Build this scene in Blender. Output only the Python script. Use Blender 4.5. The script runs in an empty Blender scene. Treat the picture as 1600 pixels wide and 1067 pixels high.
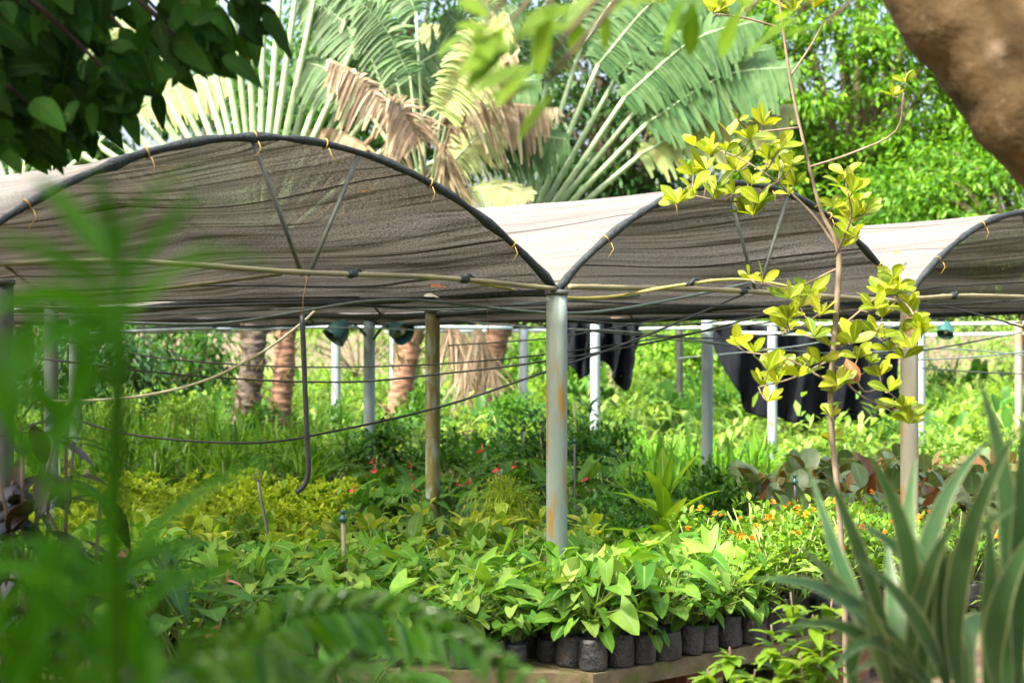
import bpy, math, random
import numpy as np
random.seed(7)
R = np.random.default_rng(11)
S = bpy.context.scene
COL = S.collection

# ------------------------------------------------------------------ camera, sky, sun, exposure
F = 2667.0                                    # focal length in photo pixels (60 mm on a 36 mm sensor, 1600 px wide)
CZ, HV = 1.6, 543.0                           # eye height, horizon row
def P(u, v, d):                               # photo pixel + distance -> world point
    return np.array(((u - 800) / F * d, d, CZ - (v - HV) / F * d))
cam = bpy.data.cameras.new('camera'); co = bpy.data.objects.new('camera', cam); COL.objects.link(co)
co.location = (0, 0, CZ); co.rotation_euler = (math.radians(90), 0, 0)
cam.lens = 60; cam.sensor_width = 36; cam.shift_y = 9.5 / 1600
cam.clip_start = 0.05; cam.clip_end = 2000
cam.dof.use_dof = True; cam.dof.focus_distance = 8.6; cam.dof.aperture_fstop = 3.3
S.camera = co
SUN_EL, SUN_AZ = 50.0, math.degrees(math.atan2(-0.62, -0.50))  # azimuth from +Y towards +X; sun is high, behind the camera's left shoulder
w = bpy.data.worlds.new('World'); S.world = w; w.use_nodes = True
nt = w.node_tree; bg = nt.nodes['Background']
sky = nt.nodes.new('ShaderNodeTexSky'); sky.sky_type = 'NISHITA'; sky.sun_disc = False
sky.sun_elevation = math.radians(SUN_EL); sky.sun_rotation = math.radians(SUN_AZ)
sky.air_density = 1.0; sky.dust_density = 9.0; sky.ozone_density = 0.6
nt.links.new(sky.outputs[0], bg.inputs[0]); bg.inputs[1].default_value = 0.15
sl = bpy.data.lights.new('sun', 'SUN'); sl.energy = 2.7; sl.angle = math.radians(3); sl.color = (1.0, 0.95, 0.85)
so = bpy.data.objects.new('sun', sl); COL.objects.link(so)
el, az = math.radians(SUN_EL), math.radians(SUN_AZ)
from mathutils import Vector
sd = Vector((math.cos(el) * math.sin(az), math.cos(el) * math.cos(az), math.sin(el)))
so.rotation_euler = sd.to_track_quat('Z', 'Y').to_euler()
S.view_settings.view_transform = 'Standard'; S.view_settings.look = 'None'
S.view_settings.gamma = 1; S.view_settings.use_curve_mapping = False
S.view_settings.exposure = 2.38
S.render.engine = 'CYCLES'
S.cycles.max_bounces = 8; S.cycles.transparent_max_bounces = 24; S.cycles.use_denoising = True
S.cycles.transmission_bounces = 6; S.cycles.diffuse_bounces = 5
S.cycles.caustics_reflective = False; S.cycles.caustics_refractive = False

# ------------------------------------------------------------------ object helpers
def link(o): COL.objects.link(o); return o
def tag(o, label=None, cat=None, group=None, kind=None):
    if label: o['label'] = label
    if cat: o['category'] = cat
    if group: o['group'] = group
    if kind: o['kind'] = kind
    return o
def thing(name, label, cat, loc=(0, 0, 0), group=None, rz=0):
    o = link(bpy.data.objects.new(name, None)); o.location = loc; o.rotation_euler = (0, 0, rz); o.empty_display_size = .1
    return tag(o, label, cat, group)
def dup(root, loc, rz=0, sc=1, label=None):
    r = root.copy(); link(r); r.location = loc; r.rotation_euler = (0, 0, rz); r.scale = (sc, sc, sc)
    if label: r['label'] = label
    for ch in root.children:
        c = ch.copy(); link(c); c.parent = r
        for g in ch.children:
            d = g.copy(); link(d); d.parent = c
    return r
def nrm(a): return a / np.maximum(np.linalg.norm(a, axis=-1, keepdims=True), 1e-9)

class MB:
    """collects verts / quads / uvs and links them as ONE mesh object"""
    def __init__(s): s.v = []; s.f = []; s.uv = []; s.m = []; s.n = 0
    def add(s, v, f, uv=None, mat=0):
        v = np.asarray(v, float).reshape(-1, 3); f = np.asarray(f, int).reshape(-1, 4)
        s.v.append(v); s.f.append(f + s.n); s.n += len(v)
        s.uv.append(np.zeros((len(v), 2)) if uv is None else np.asarray(uv, float).reshape(-1, 2))
        s.m.append(np.full(len(f), mat)); return s
    def build(s, name, mats, parent=None, origin=(0, 0, 0), smooth=True):
        v = np.concatenate(s.v) - np.asarray(origin, float); f = np.concatenate(s.f); uv = np.concatenate(s.uv); m = np.concatenate(s.m)
        tri = f[:, 3] == f[:, 2]
        cnt = np.where(tri, 3, 4); start = np.concatenate([[0], np.cumsum(cnt)[:-1]])
        mask = np.ones_like(f, bool); mask[tri, 3] = False
        lv = f[mask]
        me = bpy.data.meshes.new(name)
        me.vertices.add(len(v)); me.vertices.foreach_set('co', v.astype('f').ravel())
        me.loops.add(len(lv)); me.loops.foreach_set('vertex_index', lv.astype('i'))
        me.polygons.add(len(f)); me.polygons.foreach_set('loop_start', start.astype('i'))
        me.polygons.foreach_set('use_smooth', np.full(len(f), smooth)); me.polygons.foreach_set('material_index', m.astype('i'))
        ul = me.uv_layers.new(name='UVMap'); ul.data.foreach_set('uv', uv[lv].astype('f').ravel())
        for mt in (mats if isinstance(mats, (list, tuple)) else [mats]): me.materials.append(mt)
        me.update(calc_edges=True); me.validate()
        o = link(bpy.data.objects.new(name, me))
        if parent is not None: o.parent = parent
        else: o.location = origin
        return o
    # ---- shapes
    def tube(s, pts, rad, n=8, caps=True, mat=0, lump=0.0, vscale=1.0):
        pts = np.asarray(pts, float); k = len(pts); rad = np.broadcast_to(np.asarray(rad, float), (k,))
        t = nrm(np.gradient(pts, axis=0)); ref = np.array((0, 0, 1.)) if abs(t[0][2]) < .9 else np.array((1., 0, 0))
        a = nrm(np.cross(t, ref)); b = np.cross(t, a)
        ang = np.linspace(0, 2 * math.pi, n, endpoint=False)
        rr = rad[:, None] * (1 + lump * R.normal(size=(k, n)))
        ring = pts[:, None] + rr[..., None] * (np.cos(ang)[None, :, None] * a[:, None] + np.sin(ang)[None, :, None] * b[:, None])
        L = np.concatenate([[0], np.cumsum(np.linalg.norm(np.diff(pts, axis=0), axis=1))])
        uv = np.stack(np.broadcast_arrays(ang[None] / 6.2832, L[:, None] * vscale), -1)
        i, j = np.meshgrid(np.arange(k - 1), np.arange(n), indexing='ij'); j2 = (j + 1) % n
        f = np.stack([i * n + j, i * n + j2, (i + 1) * n + j2, (i + 1) * n + j], -1)
        v = ring.reshape(-1, 3); f = f.reshape(-1, 4); uv = uv.reshape(-1, 2)
        if caps:
            v = np.concatenate([v, pts[:1], pts[-1:]]); uv = np.concatenate([uv, [[0, 0], [0, L[-1]]]])
            c0, c1 = k * n, k * n + 1; q = np.arange(n); q2 = (q + 1) % n
            f = np.concatenate([f, np.stack([q2, q, np.full(n, c0), np.full(n, c0)], -1),
                                np.stack([(k - 1) * n + q, (k - 1) * n + q2, np.full(n, c1), np.full(n, c1)], -1)])
        return s.add(v, f, uv, mat)
    def lathe(s, prof, n=14, c=(0, 0, 0), lump=0, axis=None, mat=0):
        prof = np.asarray(prof, float); k = len(prof); ang = np.linspace(0, 2 * math.pi, n, endpoint=False)
        rr = prof[:, :1] * (1 + lump * R.normal(size=(k, n)))
        loc = np.stack([rr * np.cos(ang), rr * np.sin(ang), np.broadcast_to(prof[:, 1:], (k, n))], -1).reshape(-1, 3)
        if axis is not None:
            z = nrm(np.asarray(axis, float)); x = nrm(np.cross(z, (0.3, 0.1, 1.))); y = np.cross(z, x)
            loc = loc[:, :1] * x + loc[:, 1:2] * y + loc[:, 2:] * z
        i, j = np.meshgrid(np.arange(k - 1), np.arange(n), indexing='ij'); j2 = (j + 1) % n
        f = np.stack([i * n + j, i * n + j2, (i + 1) * n + j2, (i + 1) * n + j], -1)
        uv = np.stack(np.broadcast_arrays(ang[None] / 6.2832, np.linspace(0, 1, k)[:, None]), -1)
        return s.add(loc + np.asarray(c), f, uv, mat)
    def prism(s, poly, z0, z1, mat=0):
        p = np.asarray(poly, float); n = len(p); cx = p.mean(0)
        v = np.concatenate([np.c_[p, np.full(n, z0)], np.c_[p, np.full(n, z1)], [[*cx, z0]], [[*cx, z1]]])
        q = np.arange(n); q2 = (q + 1) % n; a, b = np.full(n, 2 * n), np.full(n, 2 * n + 1)
        f = np.concatenate([np.stack([q, q2, n + q2, n + q], -1), np.stack([q2, q, a, a], -1), np.stack([n + q, n + q2, b, b], -1)])
        return s.add(v, f, v[:, :2], mat)
    def leaves(s, base, d, up, L, W, prof, n=5, droop=.3, fold=.15, lobe=0., curl=0., mat=0, wave=0.):
        """N leaves at once: base, direction, up-ish normal, length, width; profile over 0..1"""
        base = np.atleast_2d(np.asarray(base, float)); N = len(base)
        d = nrm(np.broadcast_to(np.asarray(d, float), (N, 3))); up = np.broadcast_to(np.asarray(up, float), (N, 3))
        L = np.broadcast_to(np.asarray(L, float), (N,)); W = np.broadcast_to(np.asarray(W, float), (N,))
        droop = np.broadcast_to(np.asarray(droop, float), (N,))
        t = np.linspace(0, 1, n + 1); pw = np.array([prof(x) for x in t])
        side = nrm(np.cross(d, up)); nor = np.cross(side, d)
        c = base[:, None] + d[:, None] * (L[:, None] * t)[..., None]
        c[..., 2] -= droop[:, None] * L[:, None] * t ** 2
        tan = d[:, None] * np.ones((1, n + 1, 1)); tan = tan.copy(); tan[..., 2] -= 2 * droop[:, None] * t
        tan = nrm(tan); no = nrm(np.cross(side[:, None], tan))
        hw = (W[:, None] * .5 * pw)[..., None]
        back = tan * (L[:, None] * lobe * np.maximum(0, 1 - 1.6 * t) ** 2)[..., None]
        wv = wave * R.normal(size=(N, n + 1, 1)) * hw
        l = c - side[:, None] * hw + no * (fold * hw + wv) - back
        r = c + side[:, None] * hw + no * (fold * hw - wv) - back
        v = np.stack([l, c, r], 2)
        uv = np.broadcast_to(np.stack([np.tile([0, .5, 1.], (n + 1, 1)), np.repeat(t[:, None], 3, 1)], -1), (N, n + 1, 3, 2))
        k = np.arange(n)[:, None] * 3
        f1 = np.concatenate([k + [0, 1, 4, 3], k + [1, 2, 5, 4]], 0)
        f = f1[None] + (np.arange(N) * (n + 1) * 3)[:, None, None]
        return s.add(v.reshape(-1, 3), f.reshape(-1, 4), uv.reshape(-1, 2), mat)
    def strap(s, pts, W, up=(0, 0, 1), prof=None, n=12, fold=.25, mat=0):
        """one long leaf following a quadratic curve through three world points"""
        p0, p1, p2 = [np.asarray(p, float) for p in pts]; t = np.linspace(0, 1, n + 1)[:, None]
        m = 2 * p1 - .5 * (p0 + p2)
        c = (1 - t) ** 2 * p0 + 2 * t * (1 - t) * m + t ** 2 * p2
        tan = nrm(np.gradient(c, axis=0)); up = np.asarray(up, float)
        side = nrm(np.cross(tan, up)); no = np.cross(side, tan)
        hw = np.array([(prof or P_STRAP)(x) for x in t[:, 0]])[:, None] * W * .5
        v = np.stack([c - side * hw + no * fold * hw, c, c + side * hw + no * fold * hw], 1).reshape(-1, 3)
        uv = np.stack([np.tile([0, .5, 1.], (n + 1, 1)), np.repeat(t, 3, 1)], -1).reshape(-1, 2)
        k = np.arange(n)[:, None] * 3
        return s.add(v, np.concatenate([k + [0, 1, 4, 3], k + [1, 2, 5, 4]], 0), uv, mat)

P_LANCE = lambda t: (math.sin(math.pi * min(1, t * .97 + .03) ** .8)) ** .9
P_OVATE = lambda t: max(.02, math.sin(math.pi * (t * .97 + .015) ** .62)) ** .85
P_OBOV = lambda t: max(.04, math.sin(math.pi * (t * .96 + .02) ** 1.35)) ** .8
P_STRAP = lambda t: min(1, .45 + 1.6 * t) * min(1, 1.9 * (1 - t) + .02) ** .8
P_HEART = lambda t: (1 - t) ** .75 * (.78 + .55 * t) + .01
P_NEEDLE = lambda t: 1 - .9 * t
def sph(n, elo, ehi, az=None):
    a = R.uniform(0, 2 * math.pi, n) if az is None else az
    e = np.radians(R.uniform(elo, ehi, n))
    return np.stack([np.cos(e) * np.cos(a), np.cos(e) * np.sin(a), np.sin(e)], -1)
def curve(pts, n=24):
    """smooth (Catmull-Rom) curve through points"""
    p = np.asarray(pts, float); p = np.concatenate([[2 * p[0] - p[1]], p, [2 * p[-1] - p[-2]]]); out = []
    k = len(p) - 3
    for i in range(k):
        for t in np.linspace(0, 1, max(2, n // k), endpoint=False):
            a, b, c, d = p[i:i + 4]
            out.append(.5 * (2 * b + (c - a) * t + (2 * a - 5 * b + 4 * c - d) * t ** 2 + (3 * b - a - 3 * c + d) * t ** 3))
    out.append(p[-2]); return np.array(out)

# ------------------------------------------------------------------ materials
class NT:
    def __init__(s, name):
        s.m = bpy.data.materials.new(name); s.m.use_nodes = True; s.t = s.m.node_tree; s.t.nodes.clear()
        s.out = s.n('OutputMaterial')
    def n(s, k, **kw):
        o = s.t.nodes.new('ShaderNode' + k)
        for a, b in kw.items(): setattr(o, a, b)
        return o
    def l(s, a, b): s.t.links.new(a, b)
    def mix(s, fac, a, b, mode='MIX'):
        o = s.n('Mix', data_type='RGBA', blend_type=mode)
        for i, x in ((0, fac), (6, a), (7, b)):
            if hasattr(x, 'is_linked'): s.l(x, o.inputs[i])
            else: o.inputs[i].default_value = (*x, 1) if isinstance(x, (tuple, list)) and len(x) == 3 else x
        return o.outputs[2]
    def math(s, op, a, b=0.0, clamp=False):
        o = s.n('Math', operation=op, use_clamp=clamp)
        for i, x in ((0, a), (1, b)):
            if hasattr(x, 'is_linked'): s.l(x, o.inputs[i])
            else: o.inputs[i].default_value = x
        return o.outputs[0]
    def ramp(s, fac, stops, interp='LINEAR'):
        o = s.n('ValToRGB'); o.color_ramp.interpolation = interp
        e = o.color_ramp.elements
        while len(e) < len(stops): e.new(.5)
        for x, (p, c) in zip(e, stops): x.position = p; x.color = (*c, 1) if len(c) == 3 else c
        s.l(fac, o.inputs[0]); return o.outputs[0]
    def noise(s, co, scale, detail=3, rough=.55):
        o = s.n('TexNoise'); o.inputs['Scale'].default_value = scale; o.inputs['Detail'].default_value = detail; o.inputs['Roughness'].default_value = rough
        if co is not None: s.l(co, o.inputs['Vector'])
        return o.outputs['Fac']
    def mapped(s, co, sc):
        o = s.n('Mapping'); o.inputs['Scale'].default_value = sc; s.l(co, o.inputs[0]); return o.outputs[0]
    def bump(s, h, st, dist=.01):
        o = s.n('Bump'); o.inputs['Strength'].default_value = st; o.inputs['Distance'].default_value = dist; s.l(h, o.inputs['Height']); return o.outputs[0]

def leaf_mat(name, stops, rough=.4, transl=.4, spec=.4, rib=None, edge=None, edge_w=.36, blotch=None, tcol=None, stripes=None, ribw=.03):
    """stops: list of linear colours picked per leaf; rib / edge: colours of midrib and margin"""
    T = NT(name); geo = T.n('NewGeometry'); oi = T.n('ObjectInfo'); tc = T.n('TexCoord')
    k = len(stops)
    c = T.ramp(geo.outputs['Random Per Island'], [((i + .0) / max(1, k - 1) if k > 1 else 0, s) for i, s in enumerate(stops)])
    nz = T.noise(tc.outputs['Object'], 9, 3)
    c = T.mix(1.0, c, T.ramp(nz, [(.25, (.72, .74, .7)), (.75, (1.25, 1.22, 1.2))]), 'MULTIPLY')
    c = T.mix(1.0, c, T.ramp(oi.outputs['Random'], [(0, (.78, .82, .75)), (1, (1.2, 1.15, 1.2))]), 'MULTIPLY')
    sep = T.n('SeparateXYZ'); T.l(tc.outputs['UV'], sep.inputs[0])
    off = T.math('ABSOLUTE', T.math('SUBTRACT', sep.outputs[0], .5))
    if stripes:
        ph = T.math('ADD', T.math('MULTIPLY', sep.outputs[1], 14), T.math('MULTIPLY', off, -9))
        c = T.mix(T.math('MULTIPLY', T.math('SMOOTH_MAX' if False else 'GREATER_THAN', T.math('FRACT', ph), .72), .55), c, stripes)
    if blotch:
        c = T.mix(T.ramp(T.noise(tc.outputs['Object'], 26, 2), [(.56, (0, 0, 0)), (.64, (.8, .8, .8))]), c, blotch)
    if edge:
        c = T.mix(T.ramp(off, [(edge_w, (0, 0, 0)), (edge_w + .03, (1, 1, 1))]), c, edge)
    if rib:
        c = T.mix(T.ramp(off, [(ribw, (.8, .8, .8)), (ribw + .03, (0, 0, 0))]), c, rib)
    c = T.mix(T.ramp(T.noise(tc.outputs['Object'], 38, 4, .7), [(.64, (0, 0, 0)), (.72, (.55, .55, .55))]), c, (.16, .10, .035))     # brown blemishes
    b = T.n('BsdfPrincipled'); T.l(c, b.inputs['Base Color']); b.inputs['Roughness'].default_value = rough; b.inputs['Specular IOR Level'].default_value = spec
    T.l(T.bump(T.math('ADD', off, T.math('MULTIPLY', nz, .4)), .25, .004), b.inputs['Normal'])
    tr = T.n('BsdfTranslucent'); T.l(T.mix(1.0, c, tcol or (1.35, 1.3, .5), 'MULTIPLY'), tr.inputs[0])
    mx = T.n('MixShader'); mx.inputs[0].default_value = transl; T.l(b.outputs[0], mx.inputs[1]); T.l(tr.outputs[0], mx.inputs[2])
    T.l(mx.outputs[0], T.out.inputs[0]); return T.m

def plain(name, a, b, scale=8, rough=.6, metal=0, bump=.2, stretch=None, detail=5, spec=.4, coord='Object', stain=None, stain_s=(3, 3, .5), st=(.5, .65)):
    T = NT(name); tc = T.n('TexCoord'); cc = tc.outputs[coord]
    nz = T.noise(T.mapped(cc, stretch) if stretch else cc, scale, detail)
    c = T.ramp(nz, [(.3, a), (.7, b)])
    if stain: c = T.mix(T.ramp(T.noise(T.mapped(cc, stain_s), 3.5, 6), [(st[0], (0, 0, 0)), (st[1], (1, 1, 1))]), c, stain)
    p = T.n('BsdfPrincipled'); T.l(c, p.inputs['Base Color']); p.inputs['Roughness'].default_value = rough; p.inputs['Metallic'].default_value = metal
    p.inputs['Specular IOR Level'].default_value = spec
    T.l(T.bump(T.noise(T.mapped(cc, stretch) if stretch else cc, scale * 3, 4), bump, .01), p.inputs['Normal'])
    T.l(p.outputs[0], T.out.inputs[0]); return T.m

M = {}
M['soil'] = plain('soil', (.035, .022, .012), (.10, .065, .035), 3, .95, bump=.6)
M['post_b'] = plain('blue_grey_painted_steel', (.15, .21, .22), (.22, .28, .28), 2.2, .5, stain=(.2, .2, .15), stain_s=(6, 6, .7), st=(.6, .7), stretch=(4, 4, .5))
M['post'] = plain('painted_steel', (.14, .19, .17), (.21, .255, .225), 2.2, .5, stain=(.22, .14, .03), stain_s=(6, 6, .7), st=(.53, .62), stretch=(4, 4, .5))
M['post_yellow'] = plain('weathered_green_paint', (.085, .085, .02), (.16, .14, .04), 3, .55, stain=(.2, .25, .2), stain_s=(5, 5, 1.2), st=(.5, .62))
M['post_rust'] = plain('rusty_painted_steel', (.15, .155, .115), (.235, .23, .175), 3, .6, stain=(.27, .13, .035), stain_s=(4, 4, .8), st=(.52, .66))
M['post_pale'] = plain('pale_galvanised_steel', (.17, .22, .235), (.26, .31, .32), 3, .5)
M['roll'] = plain('rolled_net_edge', (.004, .007, .008), (.02, .03, .03), 30, .7, bump=.9)
M['tie'] = plain('yellow_twine', (.20, .13, .03), (.34, .22, .06), 20, .8)
M['twine'] = plain('brown_cord', (.14, .07, .03), (.25, .15, .07), 20, .9)
M['brace'] = plain('grey_brace_tube', (.05, .06, .05), (.10, .11, .09), 6, .5)
M['bamboo'] = plain('aged_bamboo', (.12, .11, .06), (.21, .19, .10), 4, .5, stretch=(1, 1, 1))
M['bamboo_y'] = plain('yellow_bamboo', (.24, .22, .06), (.34, .30, .10), 5, .45)
M['cable'] = plain('black_cable', (.010, .013, .013), (.03, .035, .035), 12, .45)
M['cable_g'] = plain('grey_green_cable', (.05, .075, .07), (.09, .12, .11), 10, .45)
M['hose'] = plain('cream_hose', (.42, .42, .28), (.55, .53, .38), 8, .5)
M['pipe'] = plain('pale_blue_pipe', (.35, .45, .48), (.5, .58, .6), 5, .4)
M['lamp'] = plain('dark_green_enamel', (.010, .055, .048), (.02, .085, .07), 6, .3, spec=.5)
M['lampin'] = plain('tan_reflector', (.25, .22, .10), (.36, .32, .16), 6, .4)
M['bag'] = plain('black_poly_bag', (.016, .018, .021), (.05, .054, .058), 25, .42, bump=.9, stain=(.09, .065, .045), stain_s=(4, 4, 3), st=(.55, .75), spec=.5)
M['clay'] = plain('dusty_terracotta', (.20, .075, .035), (.30, .13, .07), 14, .8)
M['slab'] = plain('mossy_concrete', (.09, .07, .038), (.22, .175, .10), 9, .9, bump=.8, stain=(.10, .11, .03), stain_s=(2, 2, 2), st=(.5, .62))
M['cloth'] = plain('black_shade_cloth', (.004, .006, .008), (.012, .014, .018), 5, .95, spec=.05, bump=.7, stretch=(1, 1, .3))
M['bark'] = plain('smooth_brown_bark', (.032, .021, .009), (.125, .085, .038), 5.0, .8, bump=1.0, stain=(.2, .15, .1), stain_s=(2, 2, 2), st=(.58, .75), spec=.2)
M['bark_g'] = plain('grey_brown_bark', (.09, .065, .045), (.2, .15, .11), 8, .9, bump=.8)
M['sapling_bark'] = plain('pale_pinkish_bark', (.11, .08, .05), (.22, .175, .12), 14, .7, stretch=(1, 1, .5))
M['palm_bark'] = plain('ringed_palm_bark', (.11, .06, .035), (.27, .15, .085), 3, .9, bump=1, stretch=(1, 1, 9))
M['palm_bark_d'] = plain('dark_palm_bark', (.022, .018, .015), (.12, .095, .07), 3, .9, bump=1, stretch=(1, 1, 9))
M['palm_bark_r'] = plain('reddish_palm_bark', (.06, .032, .018), (.24, .14, .085), 3, .9, bump=1, stretch=(1, 1, 9))
M['petiole'] = leaf_mat('fan_petiole', [(.21, .34, .17), (.28, .40, .23), (.25, .38, .15)], .45, .12)
M['dead'] = leaf_mat('dead_palm_leaf', [(.20, .155, .10), (.31, .255, .175), (.37, .32, .23), (.24, .185, .12), (.12, .09, .06), (.24, .26, .12)], .85, .25, .06, tcol=(1.05, .95, .75))
M['ravenala'] = leaf_mat('fan_palm_blade', [(.045, .115, .045), (.07, .155, .055), (.11, .2, .08), (.06, .14, .045)], .45, .4, .25)
M['banana'] = leaf_mat('pale_torn_blade', [(.22, .30, .10), (.28, .36, .15), (.34, .38, .18), (.40, .33, .17)], .45, .4, .3)
M['tree_bright'] = leaf_mat('bright_tree_leaf', [(.032, .12, .010), (.07, .20, .014), (.115, .27, .02), (.19, .34, .03)], .45, .45, .25)
M['tree_mid'] = leaf_mat('mid_tree_leaf', [(.022, .085, .014), (.04, .13, .018), (.065, .17, .02)], .45, .4, .25)
M['tree_dark'] = leaf_mat('dark_tree_leaf', [(.012, .05, .014), (.022, .075, .018), (.04, .105, .022)], .45, .35, .3)
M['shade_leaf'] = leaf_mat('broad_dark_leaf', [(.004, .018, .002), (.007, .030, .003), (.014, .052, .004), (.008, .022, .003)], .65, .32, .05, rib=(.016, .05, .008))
M['fresh_leaf'] = leaf_mat('fresh_green_leaf', [(.13, .28, .015), (.18, .34, .02), (.24, .40, .03)], .45, .55, .25, rib=(.25, .4, .07))
M['sapling_leaf'] = leaf_mat('yellow_green_leaf', [(.16, .235, .010), (.25, .32, .012), (.34, .385, .022), (.11, .19, .012), (.36, .35, .018)], .42, .42, .25, rib=(.38, .42, .08))
M['syngonium'] = leaf_mat('arrowhead_leaf', [(.035, .125, .012), (.065, .19, .018), (.105, .25, .024), (.15, .30, .034), (.24, .37, .07), (.05, .16, .015)], .45, .42, .22, rib=(.2, .36, .1))
M['stalk'] = leaf_mat('green_stalk', [(.12, .2, .05), (.2, .28, .08)], .5, .1)
M['aglaonema'] = leaf_mat('mottled_leaf', [(.06, .17, .018), (.10, .23, .025), (.15, .28, .035)], .4, .42, .25, blotch=(.32, .40, .14), rib=(.22, .33, .08))
M['croton_y'] = leaf_mat('yellow_mottled_leaf', [(.12, .25, .02), (.23, .35, .03), (.36, .43, .06)], .4, .42, .25, blotch=(.46, .46, .13))
M['lime'] = leaf_mat('lime_lacy_leaf', [(.19, .31, .02), (.29, .41, .03), (.38, .46, .06)], .5, .5, .2)
M['spiky'] = leaf_mat('spiky_leaf', [(.06, .18, .018), (.11, .27, .025), (.17, .33, .04)], .45, .45, .25)
M['grass'] = leaf_mat('bright_grassy_leaf', [(.085, .24, .02), (.14, .33, .03), (.21, .40, .05)], .45, .5, .25)
M['onion'] = leaf_mat('blue_green_thin_leaf', [(.05, .13, .06), (.09, .19, .09)], .4, .3, .4)
M['anthurium'] = leaf_mat('anthurium_leaf', [(.03, .11, .015), (.06, .17, .02), (.09, .22, .03)], .4, .38, .3, rib=(.12, .24, .05))
M['red'] = leaf_mat('red_flower', [(.5, .02, .03), (.62, .05, .06), (.55, .12, .12)], .35, .2, .5)
M['pink'] = leaf_mat('pink_flower', [(.65, .2, .17), (.7, .3, .25)], .35, .2, .5)
M['orange'] = leaf_mat('orange_flower', [(.75, .22, .02), (.8, .35, .03), (.7, .15, .02)], .5, .3, .3)
M['calathea'] = leaf_mat('grey_green_broad_leaf', [(.06, .115, .04), (.10, .16, .07), (.14, .2, .11), (.10, .105, .03), (.17, .12, .04)], .4, .3, .3, rib=(.16, .21, .11))
M['rust'] = leaf_mat('rust_red_leaf', [(.10, .04, .018), (.15, .06, .02), (.14, .09, .03)], .4, .35, .4)
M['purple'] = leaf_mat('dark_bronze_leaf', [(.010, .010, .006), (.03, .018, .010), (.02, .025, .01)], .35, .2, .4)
M['dracaena'] = leaf_mat('cream_edged_strap_leaf', [(.045, .125, .045), (.07, .16, .065), (.038, .10, .035), (.09, .17, .07)], .42, .25, .3, edge=(.30, .35, .19), edge_w=.415)
M['shrub'] = leaf_mat('lime_shrub_leaf', [(.13, .28, .02), (.22, .38, .03), (.32, .45, .05)], .4, .5, .35)
M['dark_twig'] = plain('dark_twig_bark', (.012, .008, .005), (.04, .028, .018), 14, .9, spec=.1)
M['flower_leaf'] = leaf_mat('small_green_leaf', [(.07, .19, .018), (.12, .26, .025), (.20, .33, .035)], .45, .45, .25)
M['palm_leaf'] = leaf_mat('glossy_palm_leaflet', [(.015, .082, .0014), (.028, .12, .0018), (.046, .16, .0026)], .5, .52, .10)
M['fern_leaf'] = leaf_mat('glossy_fern_leaflet', [(.022, .10, .002), (.04, .14, .003), (.065, .19, .005)], .17, .45, .45)
M['far_mid'] = leaf_mat('mid_far_leaf', [(.035, .12, .02), (.065, .18, .03), (.10, .23, .045)], .45, .45, .2)
M['bright_far'] = leaf_mat('sunlit_far_leaf', [(.09, .21, .03), (.16, .30, .055), (.25, .38, .09), (.06, .16, .03)], .5, .5, .12)
M['dryleaf'] = leaf_mat('dry_leaf', [(.3, .13, .06), (.4, .22, .12)], .8, .2, .1)
M['whiteleaf'] = leaf_mat('bleached_leaf', [(.6, .6, .55), (.65, .65, .6)], .8, .2, .1)

def brick_mat():
    T = NT('brick'); tc = T.n('TexCoord'); b = T.n('TexBrick')
    mp = T.n('Mapping'); mp.inputs['Rotation'].default_value = (math.radians(90), 0, 0); T.l(tc.outputs['Object'], mp.inputs[0]); T.l(mp.outputs[0], b.inputs['Vector'])
    b.inputs['Scale'].default_value = 4; b.inputs['Color1'].default_value = (.22, .075, .035, 1); b.inputs['Color2'].default_value = (.13, .05, .03, 1); b.inputs['Mortar'].default_value = (.2, .15, .1, 1)
    p = T.n('BsdfPrincipled'); p.inputs['Roughness'].default_value = .9
    T.l(T.mix(.5, b.outputs[0], T.ramp(T.noise(tc.outputs['Object'], 12), [(.3, (.07, .03, .02)), (.7, (.3, .13, .07))])), p.inputs['Base Color']); T.l(p.outputs[0], T.out.inputs[0]); return T.m
M['brick'] = brick_mat()

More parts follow.
